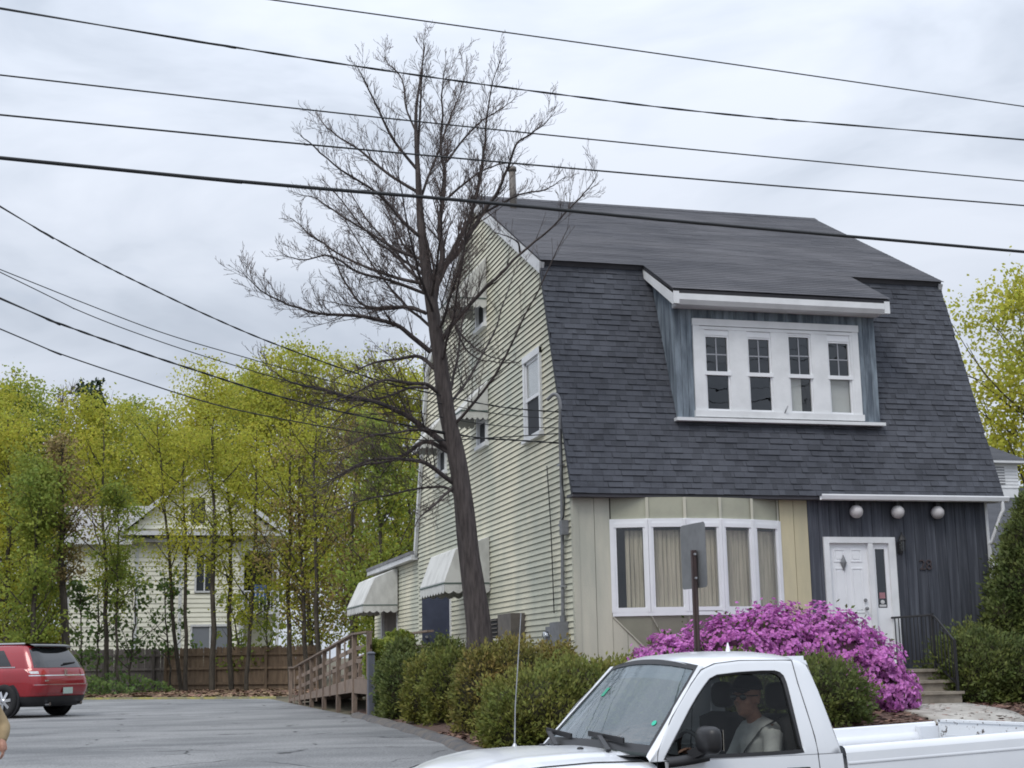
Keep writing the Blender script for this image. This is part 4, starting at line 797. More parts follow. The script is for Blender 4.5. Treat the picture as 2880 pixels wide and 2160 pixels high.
# ------------------------------------------------------------------ the bare tree
def tube_arrays(paths, n):
    """paths: list of (pts (k,3), radii (k,)); all as one vertex/face array"""
    V = []; F = []; base = 0
    ang = 2*np.pi*np.arange(n)/n; ca, sa_ = np.cos(ang)[None, :, None], np.sin(ang)[None, :, None]
    for P, R in paths:
        P = np.asarray(P, float); R = np.asarray(R, float); k = len(P)
        T = np.gradient(P, axis=0); T /= np.linalg.norm(T, axis=1, keepdims=True)+1e-9
        ref = np.array([.31, .94, .13]); X = np.cross(T, ref); X /= np.linalg.norm(X, axis=1, keepdims=True)+1e-9; Y = np.cross(T, X)
        ring = P[:, None, :]+R[:, None, None]*(X[:, None, :]*ca+Y[:, None, :]*sa_); V.append(ring.reshape(-1, 3))
        i = np.arange(k-1)[:, None]*n; j = np.arange(n)[None, :]; j2 = (j+1) % n
        F.append(np.stack([i+j, i+j2, i+n+j2, i+n+j], -1).reshape(-1, 4)+base); base += k*n
    return np.concatenate(V), np.concatenate(F)
def resample(P, n):
    P = np.array([tuple(p) for p in P]); d = np.r_[0, np.cumsum(np.linalg.norm(np.diff(P, axis=0), axis=1))]; t = np.linspace(0, d[-1], n)
    return np.stack([np.interp(t, d, P[:, i]) for i in range(3)], 1)
def bare_tree():
    YT = 22.3; RG = np.random.default_rng(5)
    tr = thing('bare_tree', 'tall leafless tree with curved grey trunk in front of the cream wall', 'tree', (5.52, YT, .85))
    v1 = lambda *P: [(x*1.302, y*1.302) for x, y in P]
    c1 = lambda *P: [(600+x/1.843, y/1.843) for x, y in P]; c2 = lambda *P: [(800+x/2.37, 800+y/2.37) for x, y in P]
    trunk_px = v1((1036,1470),(1035,1385),(1025,1280),(1012,1180),(1000,1080),(985,980),(968,900),(955,820),(948,760),(940,700),(930,640),(922,590),(915,530),(908,470),(905,420),(903,370),(900,320),(898,250),(905,190),(913,135),(919,92))
    tw = [74, 62, 54, 50, 46, 43, 40, 37, 35, 33, 30, 27, 23, 19, 16, 13, 11, 8, 5.5, 3.5, 2]
    P = [atY(x, y, YT) for x, y in trunk_px]; R = [w*1.302/2/FPX*YT*.94 for w in tw]
    Pc = catmull(P, 4); Rc = [interp(i/4, range(len(R)), R) for i in range(len(Pc))]
    m = MB(); n = 14; rows = []
    for i, (p, r) in enumerate(zip(Pc, Rc)):
        rows.append([(p.x+r*math.cos(a)*(1+.07*math.sin(3*a+i*.5)+(.25*max(0, 1-i/5)*abs(math.sin(2.5*a)))), p.y+r*math.sin(a)*(1+.07*math.cos(2*a+i*.3)), p.z) for a in (2*math.pi*k/n for k in range(n))])
    m.grid(rows, closed=True); m.build('trunk', MT['bark'], tr, True)
    limbs = []   # (px list, base radius m, depth change towards camera(-)/away(+))
    A = limbs.append
    A((c1((1140,1600),(1165,1430),(1190,1320),(1180,1180),(1200,1040),(1215,900),(1205,760),(1215,600),(1205,420),(1225,280)), .085, -.5))
    A((c1((1165,1470),(1250,1280),(1330,1130),(1390,930),(1420,720),(1440,520),(1485,330)), .06, -.9))
    A((c1((1180,1400),(1280,1290),(1380,1130),(1470,1000),(1530,870),(1590,740),(1700,680),(1790,590)), .06, -1.3))
    A((c2((1040,400),(1065,345),(1150,230),(1230,140),(1340,20))+c1((1480,1430),(1580,1330),(1700,1230),(1830,1110),(1950,1000),(2000,920)), .062, -1.5))
    A((c1((1590,1310),(1575,1250),(1520,1215),(1440,1190)), .022, -1.4))
    A((c1((1098,1350),(960,1300),(850,1230),(700,1140),(560,1040),(450,1000)), .04, .8))
    A((c1((1086,1240),(980,1150),(880,1040),(770,960),(650,880),(490,740),(440,690)), .045, -.8))
    A((c1((1066,1000),(900,900),(750,780),(600,680),(525,580)), .04, .6))
    A((c1((1061,885),(930,720),(850,560),(780,440),(740,370)), .036, -.5))
    A((c1((1085,1470),(950,1440),(800,1380),(650,1300),(500,1180),(420,1100)), .045, 1.0))
    A((c1((1095,1520),(900,1450),(750,1420),(600,1340),(450,1370),(320,1355)), .04, -1.2))
    A((c1((1100,1620),(980,1590),(790,1590),(690,1480),(620,1340),(560,1250)), .042, .4))
    A((c2((975,450),(850,350),(740,270),(560,225),(380,205),(200,190),(0,130))+c1((250,1520),(110,1400)), .062, -1.0))
    A((c2((945,195),(840,150),(700,160),(540,155),(380,130),(200,90)), .038, 1.0))
    A((c2((1000,560),(900,480),(760,490),(620,510),(500,560),(350,640)), .05, .8))
    A((c2((1035,730),(950,670),(820,660),(650,640),(530,700),(300,800),(100,880)), .05, -1.3))
    A((c2((1095,1090),(1000,1010),(900,940),(780,860),(600,790),(400,750),(150,690),(0,650),(-130,560)), .085, -.6))
    A((c2((1100,1120),(950,1050),(820,1130),(700,1190),(530,1230),(400,1310),(260,1370)), .055, .9))
    A((c2((1135,1330),(1040,1260),(950,1200),(830,1180),(640,1190),(500,1220),(330,1320),(200,1420)), .06, -1.4))
    A((c2((1150,1400),(1060,1350),(900,1360),(700,1400),(500,1450),(300,1540)), .035, 1.2))
    A((c2((1130,1350),(1040,1420),(960,1480),(890,1530),(840,1610)), .035, -.8))
    A((c2((1140,260),(1180,330),(1250,400),(1380,460),(1550,490)), .022, -1.0))
    A((c2((1140,280),(1190,400),(1240,470),(1310,510),(1420,525),(1520,515)), .020, -.6))
    A((c2((960,690),(830,690),(700,740),(560,780),(420,850),(300,960)), .035, .5))
    A((c2((1060,990),(900,965),(760,985),(600,1010),(440,1080),(280,1130)), .032, -1.8))
    A((c1((1130,1560),(1145,1400),(1110,1250),(1100,1130)), .04, -.3))
    A((c1((1068,1050),(1120,900),(1180,760),(1230,600),(1300,430),(1340,300)), .035, .7))
    A((c1((1060,800),(1070,600),(1080,420),(1100,260),(1108,180)), .03, .3))
    A((c1((1058,700),(1000,560),(980,420),(900,330),(880,250)), .022, .5))
    A((c1((1200,1040),(1290,960),(1400,880),(1520,840),(1640,850)), .028, -1.0))
    A((c1((1300,1160),(1440,1090),(1600,1010),(1740,990),(1850,920)), .03, -1.6))
    A((c1((1210,840),(1300,720),(1400,620),(1500,560),(1580,490)), .026, .2))
    L0 = []
    for pxs, r0, dep in limbs:
        Q = [atY(x, y, YT+dep*(i/(len(pxs)-1))**1.2) for i, (x, y) in enumerate(pxs)]
        Q = np.array([tuple(q) for q in catmull(Q, 5)]); k = len(Q); t = np.linspace(0, 1, k)
        L0.append((Q+np.cumsum(RG.normal(0, .010, Q.shape), 0)*t[:, None], r0*.60*(1-t)**.9+.0045))
    # extra limbs reaching towards and away from the viewer
    Pn = np.array([tuple(p) for p in Pc])
    for _ in range(12):
        i = RG.integers(22, 50); p = Pn[i]; az = RG.choice([-1, 1])*(math.pi/2)+RG.normal(0, .6); ln = (1-(i-20)/62)*2.6+.5
        d = np.array([math.cos(az)*.8-.15, math.sin(az) if math.sin(az) < 0 else math.sin(az)*.6, .55]); d /= np.linalg.norm(d); k = 12; t = np.linspace(0, 1, k)[:, None]
        Q = p+d*ln*t+np.array([0, 0, .35])*ln*t*t+np.cumsum(RG.normal(0, .02, (k, 3)), 0)
        if (Q[:, 0] > 6.9).any() and (Q[:, 1] > 22.5).any(): continue
        L0.append((Q, (.022*(1-t[:, 0])**.8+.004)*min(1, ln/2)))
    V, F = tube_arrays(L0, 8); arrays('limb', V, F, MT['bark'], tr, True)['kind'] = 'stuff'
    # twigs
    def spawn(parents, step, lfac, rfac, kmin, up, rng, spread=.9):
        out = []
        for Q, R in parents:
            seg = np.linalg.norm(np.diff(Q, axis=0), axis=1); d = np.r_[0, np.cumsum(seg)]; L = d[-1]
            s = L*kmin+rng.uniform(0, step); side = 1
            while s < L:
                i = min(len(Q)-2, np.searchsorted(d, s)-1); i = max(i, 0); u = (s-d[i])/(seg[i]+1e-9); p = Q[i]+(Q[i+1]-Q[i])*u; T = (Q[i+1]-Q[i])/(seg[i]+1e-9)
                r = min(R[i]*.75, R[i]*(1-u)+R[i+1]*u)*rfac
                perp = np.cross(T, rng.normal(0, 1, 3)); perp[1] *= .75; perp /= np.linalg.norm(perp)+1e-9
                dirn = T*rng.uniform(.7, 1.1)+perp*spread*rng.uniform(.5, .95)+np.array([0, 0, .16]); dirn /= np.linalg.norm(dirn)
                ln = lfac*rng.uniform(.45, 1.15)*(L*.35+.28)*(1-.55*s/L); k = 6; t = np.linspace(0, 1, k)[:, None]
                q = p+dirn*ln*t+np.array([0, 0, 1])*up*.75*ln*t**2+np.cumsum(rng.normal(0, .009*ln, (k, 3)), 0)*t
                if not (q[-1, 0] > HX0-.15 and q[-1, 1] > FY-.35) and not (q[-1, 0] > 5.62 and q[-1, 2] < 9.3-.5*(q[-1, 0]-5.6) and rng.random() > .30): out.append((q, np.maximum(r*(1-t[:, 0]*.8), .0027)))
                s += step*rng.uniform(.6, 1.4)
        return out
    low = [l for l in L0 if l[0][-1, 0] < 5.0 and l[0][-1, 2] < 7.6]
    LB = spawn(L0, .19, .66, .42, .12, .20, RG, .9)+spawn(low, .22, .85, .40, .25, -.10, RG, .8)
    L1 = spawn(L0, .12, .42, .5, .10, .25, RG)+spawn(LB, .085, .50, .65, .06, .20, RG)+spawn([(Pn[44:-6], np.array(Rc[44:-6])*.5)], .08, .10, .25, 0, .30, RG)
    V, F = tube_arrays(LB, 5); arrays('side_limb', V, F, MT['bark'], tr, True)['kind'] = 'stuff'
    L2 = spawn(L1, .062, .48, .75, .08, .20, RG, .85)
    L3 = spawn(L2, .11, .30, .85, .2, .2, RG, .7)
    print('twigs', len(L1), len(L2), len(L3))
    V, F = tube_arrays(L1, 5); arrays('branch', V, F, MT['bark'], tr, True)['kind'] = 'stuff'
    V, F = tube_arrays(L2, 3); V2, F2 = tube_arrays(L3, 3); arrays('twigs', np.concatenate([V, V2]), np.concatenate([F, F2+len(V)]), MT['twig'], tr)['kind'] = 'stuff'
bare_tree()
# ------------------------------------------------------------------ foliage helpers
def cards(C, D, size, asp, rng, tilt=.7):
    """one quad per point C, long axis near D"""
    n = len(C); D = D+rng.normal(0, tilt, (n, 3)); D /= np.linalg.norm(D, axis=1, keepdims=True)+1e-9
    S = np.cross(D, rng.normal(0, 1, (n, 3))); S /= np.linalg.norm(S, axis=1, keepdims=True)+1e-9
    l = (size*rng.uniform(.6, 1.35, n))[:, None]; w = l*asp
    V = np.stack([C-S*w*.35, C+D*l*.45-S*w, C+D*l, C+D*l*.45+S*w], 1)
    return V.reshape(-1, 3), np.arange(4*n).reshape(-1, 4)
def lumps_points(lumps, n, rng, low=-.55, sd=.075):
    vol = np.array([l[3]*l[4]+l[3]*l[5] for l in lumps]); cnt = (n*vol/vol.sum()).astype(int); C = []; D = []
    for l, k in zip(lumps, cnt):
        d = rng.normal(0, 1, (k, 3)); d /= np.linalg.norm(d, axis=1, keepdims=True); d = d[d[:, 2] > low]
        ph = d*7; w = 1+.11*np.sin(ph[:, 0]*1.3+l[0]*5)*np.cos(ph[:, 2]*1.1+l[1]*3)+.08*np.sin(ph[:, 1]*2.3+ph[:, 2]*1.7+l[0]*9)+.06*np.sin(ph[:, 0]*3.1-ph[:, 2]*2.9)
        rr = w*(1+rng.normal(-.03, sd, len(d)))
        C.append(np.array(l[:3])+d*np.array(l[3:6])*rr[:, None]); nn = d/np.array(l[3:6]); D.append(nn/np.linalg.norm(nn, axis=1, keepdims=True))
    C = np.concatenate(C); D = np.concatenate(D); keep = np.ones(len(C), bool)
    for l in lumps:      # drop points buried in another lump
        q = (C-np.array(l[:3]))/np.array(l[3:6]); keep &= (q**2).sum(1) > .58
    return C[keep], D[keep]
def shrub(name, label, cat, lumps, n, size, mats, seed, group=None, asp=.16, core=True, base=None):
    rng = np.random.default_rng(seed); bx = np.mean([l[0] for l in lumps]); by = np.mean([l[1] for l in lumps])
    t = thing(name, label, cat, (bx, by, gh(bx, by)), group)
    C, D = lumps_points(lumps, int(n*1.7), rng); D = D+np.array([0, 0, .45])
    V, F = cards(C-D*.05, D, size*.72, asp*1.5, rng, .6); arrays('foliage', V, F, mats[0], t)['kind'] = 'stuff'
    if core:
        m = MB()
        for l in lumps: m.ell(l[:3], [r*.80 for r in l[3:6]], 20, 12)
        m.build('shaded_core', mats[1], t, True)['kind'] = 'stuff'  # solid ellipsoids, coloured dark for the shade inside the foliage
    m = MB()
    for l in lumps:
        for k in range(4):
            a = k*1.6+seed; g = gh(l[0], l[1]); m.tube([(l[0]+.08*math.cos(a), l[1]+.08*math.sin(a), g-.05), (l[0]+l[3]*.3*math.cos(a), l[1]+l[4]*.3*math.sin(a), (g+l[2])/2), (l[0]+l[3]*.6*math.cos(a), l[1]+l[4]*.6*math.sin(a), l[2])], [.03, .022, .01], 6)
    m.build('stems', MT['barkd'], t, True)['kind'] = 'stuff'
    return t
MT['yew'] = leafmat('yew_needles', (.115,.140,.026), (.185,.180,.034), 1.3, .35, .02, .25, .6, .45)
MT['yewd'] = leafmat('dark_yew_needles', (.070,.098,.024), (.125,.145,.032), 1.6, .35, .015, .25, .6, .45)
MT['yewb'] = leafmat('browning_yew_needles', (.14,.15,.030), (.25,.175,.05), 1.1, .35, .02, .25, .6, .45)
MT['core'] = M('shaded_bush_core', (.022,.022,.010), .95, var=(.035,.028,.014), vs=8)  # shade of the bush interior painted as a dark core colour
g_ = 'clipped yew bushes around the house'
def lump(x, y, r, zt, ry=None, zb=None):
    zb = gh(x, y)-.05 if zb is None else zb; rz = (zt-zb)/1.62; return (x, y, zt-rz, r, ry or r, rz)
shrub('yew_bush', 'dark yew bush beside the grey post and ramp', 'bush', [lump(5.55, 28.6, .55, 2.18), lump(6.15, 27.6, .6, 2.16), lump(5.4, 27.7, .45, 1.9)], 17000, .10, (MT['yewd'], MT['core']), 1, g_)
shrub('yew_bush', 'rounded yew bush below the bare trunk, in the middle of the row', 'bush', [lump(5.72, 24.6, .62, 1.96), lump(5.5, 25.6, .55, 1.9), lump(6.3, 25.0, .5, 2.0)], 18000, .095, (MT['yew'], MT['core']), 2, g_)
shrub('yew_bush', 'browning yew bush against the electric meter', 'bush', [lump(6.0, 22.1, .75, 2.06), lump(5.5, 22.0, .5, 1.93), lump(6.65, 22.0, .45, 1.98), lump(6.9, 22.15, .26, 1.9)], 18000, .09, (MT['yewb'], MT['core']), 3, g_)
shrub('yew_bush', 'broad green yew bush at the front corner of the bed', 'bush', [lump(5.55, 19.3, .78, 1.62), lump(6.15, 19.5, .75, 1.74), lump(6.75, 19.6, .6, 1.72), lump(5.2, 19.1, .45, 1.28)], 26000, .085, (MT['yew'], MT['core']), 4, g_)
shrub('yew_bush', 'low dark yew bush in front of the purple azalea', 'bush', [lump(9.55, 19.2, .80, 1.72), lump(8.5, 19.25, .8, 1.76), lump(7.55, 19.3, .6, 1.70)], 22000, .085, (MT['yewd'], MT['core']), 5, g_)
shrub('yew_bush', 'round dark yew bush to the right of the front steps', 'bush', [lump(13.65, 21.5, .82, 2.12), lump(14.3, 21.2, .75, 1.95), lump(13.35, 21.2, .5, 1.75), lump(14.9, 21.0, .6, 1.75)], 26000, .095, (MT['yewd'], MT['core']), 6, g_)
shrub('arborvitae', 'tall upright evergreen behind the round yew', 'shrub', [(15.05, 21.9, 1.9, .85, .8, 1.0), (15.1, 21.9, 2.7, .72, .7, .9), (15.15, 21.9, 3.4, .5, .5, .75), (15.2, 21.9, 3.95, .28, .28, .55), (14.45, 21.8, 2.2, .35, .3, .5)], 24000, .11, (MT['yewd'], MT['core']), 8)
# ------------------------------------------------------------------ azalea
def azalea():
    rng = np.random.default_rng(9)
    lumps = [lump(8.08, 20.75, .68, 2.00, .75), lump(8.95, 20.8, .80, 2.27, .9), lump(9.75, 20.85, .80, 2.42, .95), lump(10.62, 20.75, .78, 2.38, .9), lump(11.05, 20.6, .66, 1.98, .8), lump(11.25, 20.4, .52, 1.58, .65), lump(7.58, 20.7, .40, 1.74, .45)]
    t = thing('azalea_bush', 'mounded azalea covered in purple pink blossom beneath the bow window', 'flowering bush', (9.7, 20.8, gh(9.7, 20.8)))
    C, D = lumps_points(lumps, 40000, rng, -.75, .03); C = C+rng.normal(0, .02, C.shape)
    bump = np.sin(C[:, 0]*7.1+C[:, 2]*3)*np.sin(C[:, 2]*8.3+C[:, 1]*4)*np.cos(C[:, 0]*3.7-C[:, 1]*6); keep = (bump > -.22) | (rng.random(len(C)) < .30); C, D = C[keep]+D[keep]*(bump[keep]*.06)[:, None], D[keep]
    n = len(C); Vs = []; D2 = D+rng.normal(0, .30, D.shape); D2 /= np.linalg.norm(D2, axis=1, keepdims=True)
    S = np.cross(D2, rng.normal(0, 1, (n, 3))); S /= np.linalg.norm(S, axis=1, keepdims=True); T = np.cross(D2, S); s = rng.uniform(.024, .042, n)[:, None]
    for k in range(5):
        a = 2*math.pi*k/5; u = S*math.cos(a)+T*math.sin(a); w = -S*math.sin(a)+T*math.cos(a)
        Vs.append(np.stack([C, C+u*s*.6+w*s*.42+D2*s*.42, C+u*s*1.05+D2*s*.30, C+u*s*.6-w*s*.42+D2*s*.42], 1))
    V = np.stack(Vs, 1).reshape(-1, 3); arrays('blossoms', V, np.arange(len(V)).reshape(-1, 4), leafmat('azalea_petal', (.53,.155,.48), (.64,.25,.60), 2.0, .30, .02, .35, .6, .35), t)['kind'] = 'stuff'
    C, D = lumps_points([tuple(list(l[:3])+[r*.97 for r in l[3:]]) for l in lumps], 5000, rng, -.8); V, F = cards(C, D, .07, .25, rng, .6); arrays('leaves', V, F, leafmat('azalea_leaf', (.07,.10,.025), (.12,.13,.03), 2, .3, .02, .3), t)['kind'] = 'stuff'
    m = MB()
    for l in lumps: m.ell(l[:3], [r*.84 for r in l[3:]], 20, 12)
    m.build('shaded_core', M('azalea_core', (.05,.025,.03), .95, var=(.10,.03,.08), vs=9), t, True)['kind'] = 'stuff'  # solid core with the inner shade of the bush put into its colour
azalea()
# ------------------------------------------------------------------ leafing trees
def leafy(label, x, Y, top_y, crown_r, mat, seed, base_frac=.3, ncl=120, per=34, leaf=.17, trunk_r=.13, lean=0.0, group='young trees along the fence', name='leafing_tree', droop=.0, base_z=None, width=None, twigs=0, bare=False):
    rng = np.random.default_rng(seed); top = atY(x, top_y, Y); b = atY(x+lean, 1900, Y); bz = gh(b.x, Y) if base_z is None else base_z
    H = top.z-bz; t = thing(name, label, 'tree', (b.x, Y, bz), group)
    k = 14; tt = np.linspace(0, 1, k); tx = lerp(b.x, top.x, tt)+np.cumsum(rng.normal(0, .05, k)); ty = Y+np.cumsum(rng.normal(0, .05, k)); tz = bz-.2+(H*.95+.2)*tt
    T = np.stack([tx, ty, tz], 1); paths = [(T, trunk_r*(1-tt)**.7+.012)]; ends = []
    nb = max(10, ncl//5)
    for i in range(nb):
        u = rng.uniform(base_frac*.8, .97); p = np.array([np.interp(u, tt, T[:, j]) for j in range(3)])
        prof = math.sin(math.pi*min(1, max(.08, (u-base_frac*.6)/(1.08-base_frac*.6)))**.75)
        az = rng.uniform(0, 6.28); ln = crown_r*prof*rng.uniform(.6, 1.15); d = np.array([math.cos(az), math.sin(az), rng.uniform(.35, 1.1)]); d /= np.linalg.norm(d)
        q = np.linspace(0, 1, 6)[:, None]; Q = p+d*ln*q+np.array([0, 0, .25])*ln*q*q+np.cumsum(rng.normal(0, .04*ln, (6, 3)), 0)*q
        paths.append((Q, (trunk_r*.32*(1-u)+.018)*(1-q[:, 0]*.75))); ends.append(Q)
    V, F = tube_arrays(paths, 6); arrays('trunk', V, F, MT['barkd'], t, True)
    E = np.concatenate(ends); cc = E[rng.integers(0, len(E), ncl)]+rng.normal(0, crown_r*.14, (ncl, 3)); cc[:, 2] = np.minimum(cc[:, 2], top.z+.1)
    if not bare:
        rad = rng.uniform(.35, .8, ncl)*crown_r*.24+.12; C = np.repeat(cc, per, 0)+rng.normal(0, 1, (ncl*per, 3))*np.repeat(rad, per)[:, None]*np.array([1, 1, .7])*.6
        D = rng.normal(0, 1, C.shape)+np.array([0, 0, -.25-droop]); V, F = cards(C, D, leaf, .42, rng, .2); arrays('crown', V, F, mat, t)['kind'] = 'stuff'
    else:
        P2 = []
        for _ in range(ncl*3):
            p = E[rng.integers(0, len(E))]; d = rng.normal(0, .5, 3)+np.array([0, 0, .9]); d /= np.linalg.norm(d); ln = rng.uniform(.3, .9)
            P2.append((np.stack([p, p+d*ln*.5+rng.normal(0, .03, 3), p+d*ln]), np.array([.018, .013, .008])))
        V, F = tube_arrays(P2, 3); arrays('crown', V, F, MT['twig2'], t)['kind'] = 'stuff'
    return t
MT['lyel'] = leafmat('yellow_green_leaf', (.45,.44,.050), (.34,.37,.05), .35, .20, .02, .55)
MT['lyel2'] = leafmat('bright_yellow_green_leaf', (.54,.52,.07), (.42,.44,.06), .4, .18, .015, .55)
MT['lgrn'] = leafmat('spring_green_leaf', (.30,.35,.06), (.21,.27,.05), .4, .2, .02, .5)
MT['ldrk'] = leafmat('mid_green_leaf', (.14,.21,.055), (.10,.16,.045), .5, .3, .02, .35)
MT['lbrn'] = leafmat('budding_brown_leaf', (.26,.20,.07), (.20,.15,.07), .5, .3, .02, .3)
MT['twig2'] = M('far_twigs', (.15,.115,.09), .9)
MT['pine'] = leafmat('pine_needles', (.022,.045,.018), (.03,.055,.02), 1, .3, .01, .15)
fg = 'young trees along the fence'; bgp = 'taller trees behind the far house'
def trees():
    # far row behind the cream house
    bk = [(-30, 80, 1060, 4.6, 'lyel'), (70, 84, 1035, 3.6, 'lgrn'), (260, 82, 1085, 4.4, 'lyel'), (400, 92, 1120, 4.4, 'lgrn'), (570, 88, 1010, 4.4, 'lyel2'), (665, 96, 1030, 3.8, 'lgrn'), (760, 84, 1010, 4.6, 'lyel'), (880, 80, 975, 4.8, 'lyel'), (1000, 84, 985, 4.8, 'lyel2'), (1120, 78, 1000, 4.6, 'lyel'), (1230, 88, 1030, 4.4, 'lgrn'), (460, 80, 1180, 4.0, 'lyel'), (140, 92, 1110, 4.2, 'lyel')]
    wd = {'lyel': 'yellow green', 'lgrn': 'fresh green', 'lyel2': 'bright yellow'}
    tl = ['at the left edge of the woods', 'with a thin feathery top at the woods edge', 'beside the dark pine', 'in a hazy gap behind the far house', 'tallest above the far house gable', 'partly behind the brightest tree', 'right of the far house gable', 'touched by the lowest bare branches', 'behind the bare branches above the ramp', 'nearest the rear gable of the gambrel house', 'hidden behind the rear gable wall', 'low above the far house roof', 'between the pine and the purple twiggy tree']
    for i, (x, Y, ty, r, mt) in enumerate(bk): leafy(wd[mt]+' tree '+tl[i], x, Y, ty, r, MT[mt], 40+i, .12, 300, 72, .155, .14, 0, bgp)
    leafy('dark pine top showing above the yellow trees', 275, 100, 1052, 2.6, MT['pine'], 71, .2, 150, 50, .30, .2, 0, bgp, 'pine_tree')
    leafy('twiggy purple brown tree not yet in leaf left of the pine', 185, 86, 1040, 2.6, MT['lbrn'], 72, .25, 260, 10, .2, .2, 0, bgp, 'budding_tree', bare=True)
    # row along the fence
    fr = [(25, 60, 1120, 2.9, 'lyel', .18, .16, 0), (80, 56, 1260, 1.9, 'lgrn', .10, .14, 10), (176, 57, 1180, 1.5, 'lbrn', .5, .21, 0), (300, 59.5, 1160, 2.5, 'lyel', .50, .12, 10), (350, 58, 1330, 1.3, 'lgrn', .48, .06, -6), (450, 61, 1130, 2.4, 'lyel', .52, .10, 60), (520, 60, 1180, 2.3, 'lyel2', .50, .10, 10), (590, 59, 1140, 2.4, 'lyel', .55, .14, 6), (650, 60, 1190, 2.2, 'lyel2', .50, .13, 6), (715, 59, 1170, 2.3, 'lyel', .35, .10, -20), (790, 58, 1120, 2.4, 'lyel', .36, .12, 24), (845, 57, 1200, 2.4, 'lbrn', .34, .11, 20), (905, 56, 1100, 2.6, 'lyel', .36, .12, 10), (985, 55, 1130, 2.6, 'lbrn', .33, .12, 0), (1065, 53, 1180, 2.4, 'lgrn', .25, .12, 0), (1140, 54, 1150, 2.2, 'lyel', .32, .12, 0)]
    ll = ['yellow green tree behind the red car roof', 'spring green tree filling the space above the red car', 'thick trunked tree beside the left corner of the far house', 'slim tree standing before the left wall of the far house', 'slender sapling between two trunks at the grey fence', 'leaning slim tree with its foot at the join of the fences', 'bright yellow slim tree over the far house window', 'dark trunked tree before the basement door of the far house', 'bright tree at the porch of the far house', 'yellow green tree before the porch of the far house', 'leaning tree right of the far house', 'brown budding tree behind the ramp end', 'yellow tree above the ramp handrail', 'brown budding tree above the top of the ramp', 'green tree behind the low rear awning', 'yellow tree against the rear gable edge']
    for i, (x, Y, ty, r, mt, bf, tr, ln) in enumerate(fr): leafy(ll[i], x, Y, ty, r, MT[mt], 80+i, bf, (90 if bf > .3 else 190), 44 if bf > .3 else 56, .10 if bf > .3 else .115, tr*.8, ln, fg)
    # leafy saplings in front of the far house
    for i, (x, Y, ty, r, ln, lb) in enumerate(((275, 60.5, 1560, 1.5, 0, 'green sapling before the left wall of the far house'), (370, 61, 1610, 1.6, 0, 'broad leaved green sapling over the grey fence'), (470, 61.4, 1590, 1.7, 20, 'loose green sapling at the middle of the far house'), (225, 58, 1640, 1.2, 0, 'small green sapling beside the thick trunk'), (760, 60, 1560, 1.5, 0, 'thin sapling before the right corner of the far house'), (700, 61, 1640, 1.2, 0, 'thin sapling below the porch of the far house'))):
        leafy(lb, x, Y, ty, r, MT['ldrk'] if i < 4 else MT['lgrn'], 120+i, .25, 38, 13, .17, .035, ln, 'saplings at the fence', 'sapling', .3)
    # tree behind the house on the right
    leafy('spreading yellow green maple behind the neighbouring house', 2905, 50, 770, 4.2, MT['lyel2'], 140, .42, 170, 70, .15, .25, 0, None, 'maple_tree', base_z=1.0)
    # undergrowth
    for i, (x, y, lb) in enumerate(((210, 56, 'scrubby green undergrowth beside the red car'), (330, 58.5, 'low scrub against the grey fence'), (70, 57, 'tangled scrub behind the red car'))):
        p = atY(x, 1930, y); shrub('scrub_bush', lb, 'bush', [(p.x, y, gh(p.x, y)+.35, 1.2, .7, .5), (p.x+1.1, y+.3, gh(p.x, y)+.25, .9, .6, .35)], 900, .14, (MT['ldrk'], MT['core']), 150+i, 'scrub at the fence', .3, core=False)
    p = atY(1045, 1850, 30); shrub('leafy_shrub', 'light green leafy shrub growing through the ramp rail', 'shrub', [(5.45, 30.2, 1.75, .40, .4, .45), (5.9, 30.9, 2.15, .3, .3, .3), (5.35, 30.1, 2.0, .3, .3, .25)], 2600, .10, (MT['lgrn'], MT['core']), 160, None, .4, core=False)
trees()
# ------------------------------------------------------------------ white pickup truck
MT['tpaint'] = M('white_car_paint', (.70,.72,.75), .28, var=(.66,.68,.71), vs=1.5, coat=.6, spec=.5)
MT['tbed'] = M('white_bed_paint', (.66,.68,.71), .5, var=(.55,.57,.60), vs=3, lo=.5, hi=.75)
MT['rust'] = M('chipped_white_paint', (.66,.68,.70), .5, var=(.10,.085,.075), vs=13, lo=.585, hi=.62)
MT['blackp'] = M('black_plastic', (.018,.018,.02), .42, spec=.4)
MT['rubber'] = M('tyre_rubber', (.018,.018,.019), .85, bump=.3, bs=60)
MT['chrome'] = M('chrome', (.75,.75,.77), .12, metal=1)
MT['alloy'] = M('alloy_wheel', (.50,.51,.53), .28, metal=.9)
MT['seat'] = M('grey_seat_cloth', (.045,.045,.048), .9)
MT['dash'] = M('grey_dashboard', (.10,.105,.105), .75)
MT['cglass'] = glassmat('car_side_glass', (.60,.61,.585), -.03)
MT['wshield'] = glassmat('windshield_glass', (.60,.68,.68), .10, painted_sheen=.12)
MT['lamp'] = M('headlamp_lens', (.62,.64,.66), .15, coat=1); MT['amber'] = M('amber_lens', (.55,.20,.03), .2, coat=1); MT['redlens'] = M('red_lens', (.36,.02,.02), .18, coat=1)
